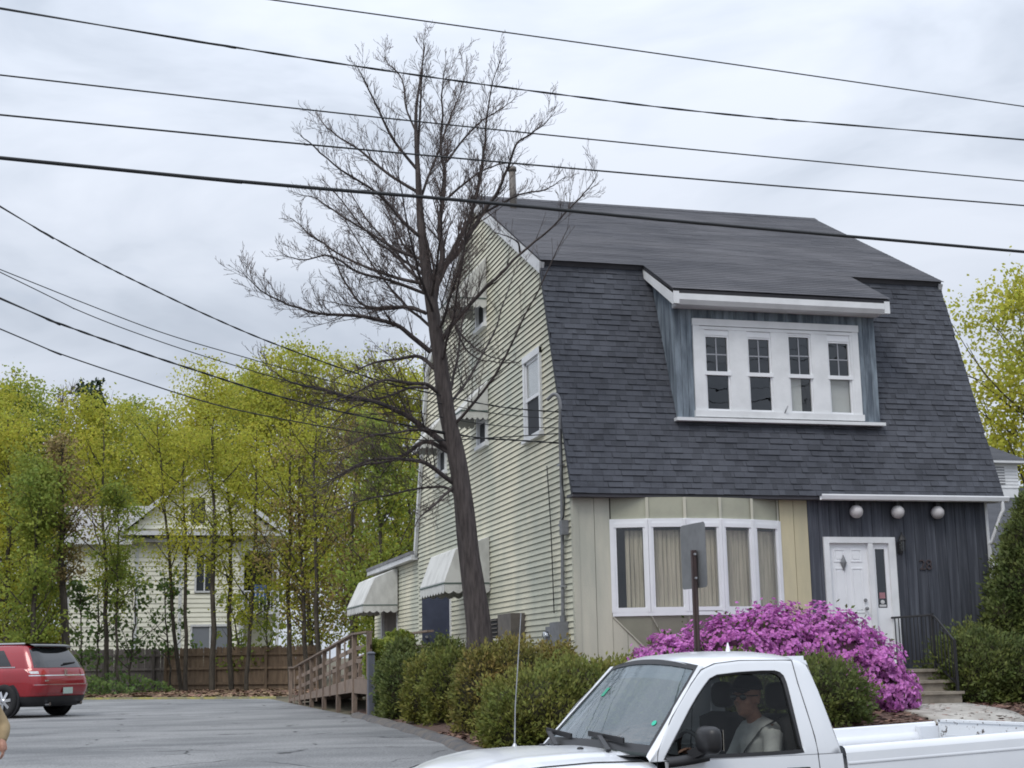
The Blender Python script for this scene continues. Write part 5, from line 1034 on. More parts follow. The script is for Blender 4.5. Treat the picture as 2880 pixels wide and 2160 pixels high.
def wheel(par, x, y, r, w, spokes, side, rim='alloy'):
    wh = part('wheel', MT['rubber'], par, lambda m: m.lathe([(r*.62,-w/2),(r*.93,-w/2),(r,-w*.36),(r,w*.36),(r*.93,w/2),(r*.62,w/2),(r*.60,0),(r*.62,-w/2)], (x, y, r), 'y', 36), smooth=True)
    s = side*w*.46
    part('rim', MT[rim], wh, lambda m: (m.lathe([(r*.66,s),(r*.62,s*.75),(r*.58,s*.2),(r*.2,-s*.1)], (x, y, r), 'y', 36), m.lathe([(r*.66,s*1.02),(r*.70,s*.9),(r*.66,s*.7)], (x, y, r), 'y', 36)), smooth=True)
    for k in range(spokes):
        a = 2*math.pi*k/spokes+.3; ca, sa2 = math.cos(a), math.sin(a)
        part('spoke', MT[rim], wh, lambda m: m.bar((x+ca*r*.08, y+s*.85, r+sa2*r*.08), (x+ca*r*.63, y+s*.80, r+sa2*r*.63), r*.17, .02, up=(0,1,0)))
    part('hub_cap', MT[rim], wh, lambda m: m.lathe([(0,s*1.0),(r*.13,s*.98),(r*.16,s*.8)], (x, y, r), 'y', 20), smooth=True)
    return wh
def truck():
    tk = thing('pickup_truck', 'white pickup truck with a regular cab passing in the street', 'truck', (6.735, 10.287, .05), rotz=3.2763, world=False)
    side = lambda z: .845-.22*max(0, (z-1.0)/.62)**1.25 if z > 1.0 else (.845+.028*math.sin(math.pi*min(1, max(0, (1.0-z)/.62))) if z > .38 else .83)
    P = MT['tpaint']
    def panel(m, xs, zb, zt, rows, sgn, yo=0.0, inward=None):
        G = []
        for x in xs:
            G.append([(x, sgn*(side(lerp(zb(x), zt(x), j/rows))+yo), lerp(zb(x), zt(x), j/rows)) for j in range(rows+1)])
        m.grid(G, flip=sgn > 0)
    def arch(xc, r, lo):
        return lambda x: max(lo, (.36+math.sqrt(max(0, r*r-(x-xc)**2))) if abs(x-xc) < r else lo)
    RA, FA = .95, 3.78
    def xs_for(a, b, xc, r):
        return sorted(set([a, b]+list(np.linspace(a, b, 26))+[v for v in [xc+r*math.cos(t) for t in np.linspace(0, math.pi, 21)] if a < v < b]))
    railz = lambda x: 1.03+.028*(2.08-x)
    bed = part('bed', MT['tbed'], tk, lambda m: (m.box(.08, 2.06, -.66, .66, .60, .63), m.box(2.0, 2.06, -.74, .74, .631, 1.0)))
    for s in (1, -1):
        o = part('bed_side', P, bed, lambda m: (panel(m, xs_for(.03, 2.085, RA, .41), arch(RA, .41, .45), lambda x: railz(x)-.045, 9, s),
            m.grid([[(x, s*y, z) for y, z in ((side(railz(x)-.045), railz(x)-.045), (side(railz(x))-.006, railz(x)-.014), (side(railz(x))-.03, railz(x)), (.775, railz(x)), (.762, railz(x)-.012), (.76, railz(x)-.07), (.735, railz(x)-.075), (.72, railz(x)-.12), (.70, .63))] for x in np.linspace(.05, 2.085, 12)], flip=s < 0),
            m.grid([[(x, s*(side(railz(x)-.115)+.004), railz(x)-.120), (x, s*(side(railz(x)-.11)+.007), railz(x)-.112), (x, s*(side(railz(x)-.10)+.002), railz(x)-.100)] for x in np.linspace(.05, 2.08, 10)], flip=s > 0)), smooth=True)
        part('stake_pocket', MT['tbed'], bed, lambda m: m.box(.08, .26, s*.755-.06*(s > 0), s*.755+.06*(s < 0), .64, railz(.15)-.03))
        part('tie_hole', MT['blackp'], bed, lambda m: m.box(.30, .325, s*.712-.004, s*.712+.004, .86, .95))
        part('tail_lamp', MT['redlens'], bed, lambda m: m.box(-.005, .05, s*.70 if s > 0 else s*.84, s*.84 if s > 0 else s*.70, .66, .98))
    tg = part('tailgate', MT['rust'], tk, lambda m: (m.box(.0, .075, -.70, .70, .50, 1.085)))
    for z in (.72, .84, .94): part('pressed_rib', MT['tbed'], tg, lambda m: m.box(.076, .092, -.60, .60, z, z+.045))
    part('tailgate_cap', MT['rust'], tg, lambda m: m.box(-.008, .085, -.70, .70, 1.086, 1.104))
    part('rear_bumper', MT['chrome'], tk, lambda m: m.box(-.14, .02, -.84, .84, .40, .56))
    # cab sides with a real window opening
    outer = [(3.57,.985),(3.50,1.075),(3.41,1.20),(3.325,1.312),(3.22,1.42),(3.121,1.512),(3.025,1.568),(2.92,1.598),(2.75,1.612),(2.55,1.615),(2.36,1.608),(2.27,1.596),(2.225,1.57),(2.205,1.50),(2.185,1.397),(2.165,1.25),(2.15,1.15),(2.125,1.03),(2.115,.985),(2.30,.985),(2.6,.985),(2.9,.985),(3.2,.985),(3.4,.985)]
    inner = [(3.462,1.005),(3.43,1.045),(3.385,1.10),(3.208,1.304),(3.13,1.385),(3.07,1.44),(3.012,1.489),(2.95,1.513),(2.778,1.527),(2.6,1.533),(2.50,1.532),(2.462,1.520),(2.44,1.497),(2.432,1.45),(2.433,1.38),(2.435,1.25),(2.432,1.15),(2.428,1.04),(2.418,1.008),(2.5,1.002),(2.65,1.0),(2.9,.998),(3.2,.998),(3.4,.998)]
    cab = part('cab', P, tk, lambda m: None or m.box(2.2, 3.5, -.70, .70, .40, .44))
    for s in (1, -1):
        def ring(m):
            loops = []
            for t in (0, .12, .35, .65, .9, 1.0):
                L_ = []
                for (a, b), (c, d) in zip(outer, inner):
                    x, z = lerp(a, c, t), lerp(b, d, t); L_.append((x, s*(side(z)-(.012 if t == 0 else 0)), z))
                loops.append(L_)
            loops.append([(x, s*(side(z)-.035), z) for x, z in inner])
            m.grid(loops, closed=True, flip=s < 0)
        part('door_frame', P, cab, ring, smooth=True)
        part('window_seal', MT['blackp'], cab, lambda m: m.grid([[(lerp(a, 2.9, -.012)+0, s*(side(b)+.003), b+(.004 if b > 1.2 else -.006)) for a, b in inner], [(lerp(a, 2.9, .035), s*(side(b)-.002), lerp(b, 1.28, .055)) for a, b in inner], [(lerp(a, 2.9, .04), s*(side(b)-.03), lerp(b, 1.28, .06)) for a, b in inner]], closed=True, flip=s < 0))
        part('side_window', MT['cglass'], cab, lambda m: m.grid([[(lerp(a, 2.9, t), s*(side(lerp(b, 1.28, t))-.018), lerp(b, 1.28, t)) for a, b in inner] for t in (.02, .4, .98)], closed=True))
        dr = part('door', P, tk, lambda m: panel(m, [2.31+.0]+list(np.linspace(2.34, 3.46, 10)), lambda x: .42, lambda x: .985, 8, s), smooth=True)
        part('door_handle', MT['blackp'], dr, lambda m: m.box(2.40, 2.56, s*side(.9)-(0 if s > 0 else .03), s*side(.9)+(.03 if s > 0 else 0), .86, .91))
        part('cab_corner', P, cab, lambda m: panel(m, list(np.linspace(2.115, 2.303, 4)), lambda x: .42, lambda x: .985, 8, s), smooth=True)
        part('door_seam', MT['blackp'], cab, lambda m: m.tube([(x, s*(side(z)+.0005), z) for x, z in ((2.335,1.60),(2.338,1.45),(2.325,1.263),(2.31,1.1),(2.306,.985),(2.306,.5))], .0035, 5))
        part('door_seam', MT['blackp'], cab, lambda m: m.tube([(x, s*(side(z)-.001), z) for x, z in ((2.336,1.603),(2.75,1.606),(2.95,1.588),(3.06,1.55),(3.16,1.46),(3.36,1.25),(3.50,1.05),(3.515,.98),(3.50,.5))], .003, 5))
        # mirror
        mr = part('mirror', MT['blackp'], tk, lambda m: m.ell((3.22, s*1.00, 1.115), (.052,.115,.092), 20, 14, fn=lambda d, q: Vector((q.x*(1 if d.x < 0 else 1.25), math.copysign(abs(d.y)**.55, d.y)*.115, math.copysign(abs(d.z)**.55, d.z)*.088))), smooth=True)
        part('mirror_arm', MT['blackp'], mr, lambda m: m.grid([[(lerp(3.46, 3.16, k/6)+a*.0, s*(.845+.03*math.sin(math.pi*k/6)+b), 1.01+c-.03*(1-k/6)) for b, c in ((0,-.035),(.05,-.03),(.055,.01),(0,.03))] for a, k in enumerate(range(7))]), smooth=True)
        part('mirror_stalk', MT['blackp'], mr, lambda m: m.bar((3.28, s*.87, 1.02), (3.23, s*.95, 1.06), .07, .06))
        part('mirror_glass', MT['chrome'], mr, lambda m: m.box(3.165, 3.169, s*1.0-.085, s*1.0+.085, 1.05, 1.18))
    rz = lambda x: interp(x, [2.2, 2.27, 2.55, 2.8, 2.92, 3.03, 3.06], [1.565, 1.596, 1.615, 1.61, 1.598, 1.566, 1.55])
    rc = lambda x: interp(x, [2.2, 2.27, 2.45, 2.7, 2.95, 3.04, 3.10], [1.615, 1.652, 1.672, 1.675, 1.655, 1.637, 1.60])
    def roof(m):
        G = []
        for x in np.linspace(2.205, 3.07, 16):
            yr = side(rz(x))-.008; row = []
            for j in range(25):
                u = -1+2*j/24; y = yr*math.copysign(1-(1-abs(u))**1.25, u); f = 1-abs(y/yr)**3.2; row.append((x+.03*(1-(y/yr)**2)*(1 if x > 2.9 else 0), y, rz(x)-.004+(rc(x)-rz(x)+.004)*f))
            G.append(row)
        m.grid(G, flip=False)
    part('roof', P, cab, roof, smooth=True)
    # A pillars, windshield
    wx = lambda v, u: lerp(3.545, 3.055, v)+.075*(1-u*u)*(1-.5*v); wz = lambda v, u: lerp(1.035, 1.575, v)+.035*(1-u*u)*v+.012*(1-u*u); wy = lambda v, u: u*lerp(.795, .625, v**1.1)
    ws = part('windshield', MT['wshield'], tk, lambda m: m.grid([[(wx(v, u), wy(v, u), wz(v, u)) for u in np.linspace(-.985, .985, 21)] for v in np.linspace(.03, .97, 11)]), smooth=True)
    def frit(m):
        def strip(vs, us0, us1): m.grid([[(wx(v, u)+.004, wy(v, u), wz(v, u)+.004) for u in np.linspace(us0, us1, 21)] for v in vs])
        strip((0.0, .05, .085), -1, 1); strip((.945, .97, 1.0), -1, 1)
        for s in (-1, 1): m.grid([[(wx(v, u)+.0045, wy(v, u), wz(v, u)+.0045) for u in (s*.955, s*.978, s*1.0)] for v in np.linspace(0, 1, 11)])
    part('windshield_seal', MT['blackp'], ws, frit, smooth=True)
    part('sun_strip', glassmat('blue_tint_strip', (.30,.36,.46), .10), ws, lambda m: m.grid([[(wx(v, u)-.004, wy(v, u), wz(v, u)-.004) for u in np.linspace(-.95, .95, 15)] for v in (.80, .88, .95)]), smooth=True)
    part('sticker', M('green_sticker', (.02,.30,.18), .5), ws, lambda m: m.grid([[(wx(v, u)+.003, wy(v, u), wz(v, u)+.003) for u in (-.52, -.44)] for v in (.58, .68)]))
    part('sticker', M('round_green_sticker', (.03,.45,.30), .5), ws, lambda m: m.add([(wx(.32+.028*math.sin(a), .84+.03*math.cos(a))+.003, wy(.32+.028*math.sin(a), .84+.03*math.cos(a)), wz(.32+.028*math.sin(a), .84+.03*math.cos(a))+.003) for a in np.arange(0, 6.2, .45)], [tuple(range(14))]))
    for s in (1, -1):
        part('windshield_pillar', P, cab, lambda m: m.grid([[(wx(v, s)+.006, s*(abs(wy(v, 1))+.0), wz(v, s)+.006), (lerp(3.575, 3.075, v), s*(abs(wy(v, 1))+.022), lerp(1.02, 1.578, v)), (lerp(3.565, 3.03, v), s*(side(lerp(.99, 1.568, v))-.004), lerp(.99, 1.570, v))] for v in np.linspace(0, 1, 8)], flip=s < 0), smooth=True)
        part('wiper', MT['blackp'], tk, lambda m: (m.bar((wx(0, .5)+.09, .52 if s > 0 else -.30, 1.05), (wx(.10, 0)+.03, .20 if s > 0 else -.62, wz(.10, 0)+.02), .03, .016), m.bar((wx(.11, .5)+.035, .52 if s > 0 else -.28, wz(.07, .5)+.025), (wx(.15, 0)+.03, -.02 if s > 0 else -.72, wz(.12, 0)+.02), .012, .035)))
    def back(m):
        xb = lambda z: interp(z, [.45, 1.0, 1.2, 1.5, 1.62], [2.10, 2.118, 2.155, 2.205, 2.215])
        def pane(y0, y1, z0, z1, o=0):
            m.grid([[(xb(z)+o, y, z) for y in np.linspace(y0, y1, 5)] for z in np.linspace(z0, z1, 5)])
        pane(-.83, .83, .45, 1.02); pane(-.80, -.55, 1.02, 1.60); pane(.55, .80, 1.02, 1.60) if False else None
        for s in (-1, 1): m.grid([[(xb(z), s*lerp(.55, side(z)-.01, t), z) for t in (0, .5, 1)] for z in np.linspace(1.02, 1.60, 8)])
        m.grid([[(xb(z), y, z) for y in np.linspace(-.60, .60, 7)] for z in (1.50, 1.56, 1.63)])
    part('cab_back', P, cab, back, smooth=True)
    part('rear_window', MT['cglass'], cab, lambda m: m.grid([[(interp(z, [1.0, 1.2, 1.5], [2.118, 2.155, 2.205])+.004, y, z) for y in (-.56, 0, .56)] for z in (1.01, 1.2, 1.51)]))
    # hood and fenders
    nose = lambda x: 1-max(0, (x-4.45)/.33)**2.2
    hz = lambda x, y: (interp(x, [3.5, 3.9, 4.3, 4.6, 4.72, 4.78], [1.052, 1.060, 1.045, .990, .942, .875]))-.085*abs(y/.80)**2.4+.012*math.exp(-((abs(y)-.50)/.05)**2)
    part('hood', P, tk, lambda m: m.grid([[(x-.10*abs(y/.72)**3*(1 if x > 4.5 else 0)+(.06*(1-(y/.72)**2) if x < 3.6 else 0), y, hz(x, y)) for y in np.linspace(-.72, .72, 31)] for x in list(np.linspace(3.535, 4.55, 16))+[4.62, 4.68, 4.73, 4.765, 4.78]]), smooth=True)
    for s in (1, -1): part('hood_seam', MT['blackp'], tk, lambda m: m.tube([(x, s*.7225, hz(x, .72)-.001) for x in np.linspace(3.56, 4.66, 14)], .004, 5))
    part('cowl', MT['blackp'], tk, lambda m: m.grid([[(x, y, z) for y in np.linspace(-.74, .74, 7)] for x, z in ((3.46, 1.00), (3.56, 1.018), (3.66, 1.02))]))
    for k, (x, y) in enumerate(((3.78, .28), (3.80, -.30))): part('washer_nozzle', MT['blackp'], tk, lambda m: m.ell((x, y, hz(x, y)+.004), (.025,.018,.012), 10, 6))
    for s in (1, -1):
        ft = lambda x: hz(x, .72)-.006
        def fender(m):
            xs = xs_for(3.50, 4.70, FA, .41); G = []; ar = arch(FA, .41, .42)
            for x in xs:
                w = .875-.13*max(0, (x-4.3)/.4)**2; top = ft(x); G.append([(x, s*.724, top), (x, s*(w-.09), top-.014), (x, s*(w-.05), top-.03), (x, s*(w-.022), top-.07)]+[(x, s*(w-.022+.022*math.sin(math.pi*min(1, j/6))), lerp(top-.07, ar(x), j/6)) for j in range(1, 7)])
            m.grid(G, flip=s < 0)
        fd = part('fender', P, tk, fender, smooth=True)
        part('marker_lamp', MT['amber'], fd, lambda m: m.box(4.50, 4.64, s*.845-.012, s*.845+.012, .60, .66))
        part('headlamp', MT['lamp'], tk, lambda m: m.grid([[(4.74-.16*((abs(y)-.42)/.38)**2, s*y, z) for y in np.linspace(.42, .80, 6)] for z in (.66, .74, .83)], flip=s < 0), smooth=True)
        part('inner_fender', MT['blackp'], tk, lambda m: m.grid([[(FA+.43*math.cos(a), s*y, .36+.43*math.sin(a)) for y in (.45, .84)] for a in np.linspace(0, math.pi, 14)]))
        part('wheel_house', MT['blackp'], tk, lambda m: m.grid([[(RA+.43*math.cos(a), s*y, .36+.43*math.sin(a)) for y in (.45, .83)] for a in np.linspace(0, math.pi, 14)]))
        for x in (RA, FA): wheel(tk, x, s*.735, .355, .225, 5, s)
    part('grille', MT['chrome'], tk, lambda m: (m.box(4.70, 4.765, -.42, .42, .80, .84), m.box(4.70, 4.76, -.42, .42, .64, .67), m.box(4.69, 4.74, -.42, .42, .672, .798)))
    part('grille_mesh', MT['blackp'], tk, lambda m: [m.box(4.741, 4.752, -.40, .40, z, z+.02) for z in (.69, .73, .77)])
    part('front_bumper', P, tk, lambda m: m.grid([[(4.80-.22*abs(y/.86)**2.6+o, y, z) for y in np.linspace(-.86, .86, 19)] for o, z in ((-.06, .62), (0, .60), (.02, .50), (0, .42), (-.06, .38))]), smooth=True)
    part('chassis', MT['blackp'], tk, lambda m: (m.box(.2, 4.6, -.42, -.32, .34, .46), m.box(.2, 4.6, .32, .42, .34, .46), m.box(2.1, 3.5, -.78, .78, .38, .399)))
    part('radio_antenna', MT['metal'], tk, lambda m: (m.tube([(3.81, -.76, 1.02), (3.80, -.76, 1.30), (3.74, -.76, 1.98)], [.006, .0045, .003], 6), m.lathe([(.03,1.01),(.02,1.03),(.008,1.05)], (3.81, -.76, 0), 'z', 10)))
    part('roof_marker', MT['vinyl'], tk, lambda m: m.lathe([(.02,1.66),(.014,1.69),(.004,1.735)], (2.42, -.05, 0), 'z', 8))
    # interior
    part('dashboard', MT['dash'], tk, lambda m: m.grid([[(x, y, z) for y in np.linspace(-.74, .74, 9)] for x, z in ((3.55, 1.01), (3.40, 1.03), (3.18, 1.00), (3.08, .92), (3.05, .70))]), smooth=True)
    part('steering_wheel', MT['blackp'], tk, lambda m: (m.tube([(2.98+.05*math.sin(a)*.9, .38+.185*math.cos(a), .97+.175*math.sin(a)) for a in np.linspace(0, 2*math.pi, 25)], .015, 8), m.bar((3.02, .22, .97), (3.02, .54, .97), .03, .03), m.tube([(2.99, .38, .97), (3.2, .38, .92)], .04, 8)), smooth=True)
    for y in (.37, -.37):
        sx = part('seat', MT['seat'], tk, lambda m: (m.grid([[(2.32+t*.0+x, y+w, z) for w, x in ((-.24, -.05), (-.22, .05), (-.1, .035), (.1, .035), (.22, .05), (.24, -.05))] for t, z, x0 in ((0, .62, 0), (.5, .95, 0), (1, 1.20, 0))] + [[(2.28, y+w, 1.24) for w in (-.18, -.15, -.05, .05, .15, .18)]]), m.box(2.3, 2.85, y-.25, y+.25, .55, .70)), smooth=True)
        part('headrest', MT['seat'], sx, lambda m: m.ell((2.285, y, 1.36), (.06,.135,.095), 16, 10, fn=lambda d, q: Vector((q.x, math.copysign(abs(d.y)**.6, d.y)*.135, math.copysign(abs(d.z)**.6, d.z)*.095))), smooth=True)
    part('headliner', MT['dash'], tk, lambda m: m.grid([[(x, y, 1.575-.05*(abs(y)/.6)**3) for y in np.linspace(-.60, .60, 7)] for x in (2.26, 2.6, 2.98)]))
    part('rear_trim', MT['seat'], tk, lambda m: m.box(2.135, 2.16, -.78, .78, .45, 1.0))
    tk['driver_spot'] = 1
    return tk
TRUCK = truck()
# ------------------------------------------------------------------ people
def remeshed(name, mat, par, fn, vox=.014, smooth=3):
    m = MB(); fn(m); o = m.build(name, mat, par, True)
    r = o.modifiers.new('skin', 'REMESH'); r.mode = 'VOXEL'; r.voxel_size = vox; r.use_smooth_shade = True
    s = o.modifiers.new('soften', 'SMOOTH'); s.factor = .5; s.iterations = smooth
    return o
def head(m, c, yaw=0, pitch=0, s=1.0):
    R = Euler((0, pitch, yaw)).to_matrix(); c = Vector(c); T = lambda x, y, z: c+R @ Vector((x*s, y*s, z*s))
    def el(x, y, z, r):
        def f(d, q): return R @ (q*s)
        m.ell(T(x, y, z), r, 18, 12, fn=f)
    el(-.012, 0, .025, (.098,.077,.098)); el(.018, 0, -.055, (.070,.058,.068)); el(.060, 0, -.092, (.026,.028,.022))      # skull, face, chin
    m.tube([T(.082,0,.02), T(.108,0,-.022), T(.088,0,-.030)], [.012,.017,.012], 8)                                           # nose
    for sy in (-1, 1):
        el(-.008, sy*.078, -.012, (.020,.010,.032)); el(.055, sy*.034, -.03, (.026,.024,.022)); el(.070, sy*.034, .022, (.018,.026,.010))  # ears, cheeks, brows
    el(.080, 0, -.062, (.012,.026,.007)); el(.078, 0, -.075, (.012,.022,.007))                                               # lips
MT['skin'] = M('skin', (.46,.25,.18), .55, var=(.36,.19,.14), vs=20, spec=.3)
def hand(m, wrist, d, nrm, thumb, s=1.0, curl=.5):
    """palm, four bent fingers of unequal length and a thumb from the side of the palm"""
    w = Vector(wrist); d = Vector(d).normalized(); nrm = Vector(nrm).normalized(); side = d.cross(nrm).normalized()*thumb
    m.tube([w-d*.02*s, w+d*.04*s, w+d*.085*s], [.027*s, .036*s, .034*s], 10)
    for k in range(4): m.tube([w+d*.03*s+side*(.026-.018*k)*s, w+d*.088*s+side*(.028-.019*k)*s], [.016*s, .0125*s], 8)
    for k, ln in enumerate((.072, .082, .077, .060)):
        p0 = w+d*.085*s+side*(.029-.0195*k)*s; p1 = p0+(d+nrm*curl*.5)*.45*ln*s; p2 = p1+(d*.8+nrm*curl*1.2)*.32*ln*s; p3 = p2+(d*.4+nrm*curl*1.7)*.23*ln*s
        m.tube([p0, p1, p2, p3], [.0098*s, .0092*s, .0085*s, .0065*s], 8)
    t0 = w+d*.02*s+side*.028*s; t1 = t0+(d*.5+side*.9)*.042*s; t2 = t1+(d*.95+side*.35)*.032*s; t3 = t2+d*.026*s; m.tube([t0, t1, t2, t3], [.015*s, .0125*s, .0105*s, .0075*s], 8)
def driver():
    mw = Matrix.Translation((6.735, 10.287, .05)) @ Matrix.Rotation(3.2763, 4, 'Z')
    base = mw @ Vector((2.55, .37, .72))
    p = bpy.data.objects.new('person', None); COL.objects.link(p); p.location = base; p.rotation_euler = (0, 0, 3.2763)
    tag(p, 'driver in black cap, sunglasses and pale shirt at the truck wheel', 'person')
    # local: origin at seat, x forward, y left
    H = (-.01, .0, .635); yaw = .42
    def limbs(m, k=1.0):
        m.tube([(-.10,0,.02), (-.13,0,.20), (-.12,0,.36), (-.09,0,.44)], [.155*k, .15*k, .155*k, .10*k], 14)
        m.tube([(-.10,-.155,.40), (-.10,0,.42), (-.10,.155,.40)], [.075*k, .09*k, .075*k], 12)
        for s in (-1, 1): m.tube([(-.10, s*.165, .40), (-.04, s*.235, .24), (.06, s*.25, .13)], [.068*k, .056*k, .048*k], 10); m.tube([(.06, s*.25, .13), (.22, s*.20, .18), (.34, s*.15, .24)], [.048*k, .040*k, .032*k], 10)
    def legs(m, k=1.0):
        for s in (-1, 1): m.tube([(-.12, s*.09, .06), (.16, s*.11, .11), (.42, s*.12, .06)], [.095*k, .085*k, .065*k], 10); m.tube([(.42, s*.12, .06), (.55, s*.12, -.18), (.62, s*.12, -.36)], [.062*k, .055*k, .045*k], 10)
    def body(m):
        head(m, H, yaw, 0, 1.1); m.tube([(-.085,0,.42), (-.06,0,.50), (-.015,0,.58)], [.062,.056,.055], 12); limbs(m, .86); legs(m, .86)
        for s in (-1, 1): hand(m, (.34, s*.15, .24), (.75, -s*.15, .55), (.3, -s*.5, -.6), s, .95, .8)
    remeshed('body', MT['skin'], p, body, .009, 2)
    remeshed('shirt', M('pale_shirt', (.66,.66,.65), .85, var=(.5,.5,.5), vs=9), p, lambda m: (limbs(m, 1.07), m.tube([(-.09,0,.42),(-.075,0,.475)], [.075,.068], 12)), .012)
    remeshed('trousers', M('dark_trousers', (.04,.045,.06), .9), p, lambda m: legs(m, 1.06), .014)
    R = Euler((0, 0, yaw)).to_matrix(); T = lambda x, y, z: Vector(H)+R @ Vector((x*1.12, y*1.12, z*1.12))
    def cap(m):
        rows = []
        for j in range(8):
            th = j/7*1.45; rows.append([T(-.012+.105*math.cos(a)*math.cos(math.pi/2-th) if False else -.012+.107*math.sin(th)*math.cos(a), .087*math.sin(th)*math.sin(a), .035+.105*math.cos(th)) for a in np.linspace(0, 2*math.pi, 25)[:-1]])
        m.grid(rows, closed=True)
        m.grid([[T(.075+.055*t+.03*(1-abs(u)), .078*u*(1-.25*t), .055-.018*t-.012*u*u) for u in np.linspace(-1, 1, 11)] for t in (0, .5, 1.0)])
    o = part('cap', M('black_cap', (.012,.012,.015), .9), p, cap, smooth=True); o.modifiers.new('thickness', 'SOLIDIFY').thickness = .006
    part('sunglasses', M('black_lens', (.008,.008,.01), .12, coat=1), p, lambda m: ([m.ell(T(.092, s*.034, .004), (.006,.028,.021), 14, 8, fn=lambda d, q: R @ q) for s in (-1, 1)], m.tube([T(.097,-.012,.01), T(.097,.012,.01)], .004, 6), [m.tube([T(.088, s*.06, .012), T(.0, s*.083, .012)], .004, 6) for s in (-1, 1)]))
    part('seat_belt', M('grey_webbing', (.03,.03,.032), .8), p, lambda m: m.grid([[(x, y+w, z+w*.6) for w in (-.025, .025)] for x, y, z in ((-.14, .21, .50), (-.02, .13, .42), (.045, .05, .30), (.06, -.06, .16), (.05, -.14, .04))]), smooth=True)
driver()
def bystander():
    x0, y0 = -1.30, 14.05; g = gh(x0, y0)+.025
    p = thing('person', 'person in a tan jacket standing by the parking lot entrance', 'person', (x0, y0, g))
    L = lambda x, y, z: (x0+x, y0+y, g+z)
    sh = {1: (.19, .02, 1.40), -1: (-.19, 0, 1.40)}
    def arm(m, k):
        e = atY(16, 2040, y0); w = atY(10, 2085, y0)
        m.tube([L(*sh[1]), (lerp(x0+.19, e.x, .5)-.02, y0, lerp(g+1.40, e.z, .5)+.03), (e.x-.02, y0+.02, e.z-.005)], [.070*k, .062*k, .055*k], 12); m.tube([(e.x-.02, y0+.02, e.z), ((e.x+w.x)/2-.01, y0-.02, (e.z+w.z)/2), (w.x-.01, y0-.06, w.z)], [.058*k, .052*k, .036*k], 12)
        m.tube([L(*sh[-1]), L(-.30, .02, 1.12), L(-.30, -.05, .88)], [.070*k, .056*k, .04*k], 12)
        return w
    def torso(m, k): m.tube([L(0,0,.86), L(0,0,1.05), L(0,.01,1.28), L(0,.01,1.42)], [.165*k, .165*k, .18*k, .11*k], 14); m.tube([L(*sh[-1]), L(0,.01,1.42), L(*sh[1])], [.08*k, .10*k, .08*k], 12)
    def legs(m, k):
        for s in (-1, 1): m.tube([L(s*.09,0,.90), L(s*.10,-.01,.50), L(s*.10,.02,.09)], [.10*k, .068*k, .05*k], 12)
    def body(m):
        head(m, L(0, -.03, 1.64), -math.pi/2); m.tube([L(0,.01,1.42), L(0,0,1.55)], [.06,.056], 12); torso(m, .86); w = arm(m, .85); legs(m, .86)
        hand(m, (w.x-.01, y0-.06, w.z+.01), (.18, -.1, -1), (-.9, .1, -.1), 1, 1.05, .5); hand(m, L(-.30, -.05, .88), (0, -.1, -1), (.9, .1, 0), -1, 1.0, .5)
    remeshed('body', MT['skin'], p, body, .010, 2)
    remeshed('jacket', M('tan_jacket_cloth', (.36,.27,.155), .9, var=(.28,.205,.115), vs=7), p, lambda m: (torso(m, 1.12), arm(m, 1.08), m.tube([L(0,0,.78), L(0,0,.95)], [.185,.185], 14)), .014)
    remeshed('trousers', M('navy_trousers', (.03,.035,.05), .9), p, lambda m: legs(m, 1.08), .016)
    for s in (-1, 1): part('shoe', MT['blackp'], p, lambda m: m.ell(L(s*.10, -.06, .045), (.05,.14,.05), 14, 8), smooth=True)
    part('hair', M('brown_hair', (.05,.035,.025), .8), p, lambda m: m.ell(L(0, -.015, 1.69), (.083,.105,.085), 16, 10), smooth=True)
bystander()
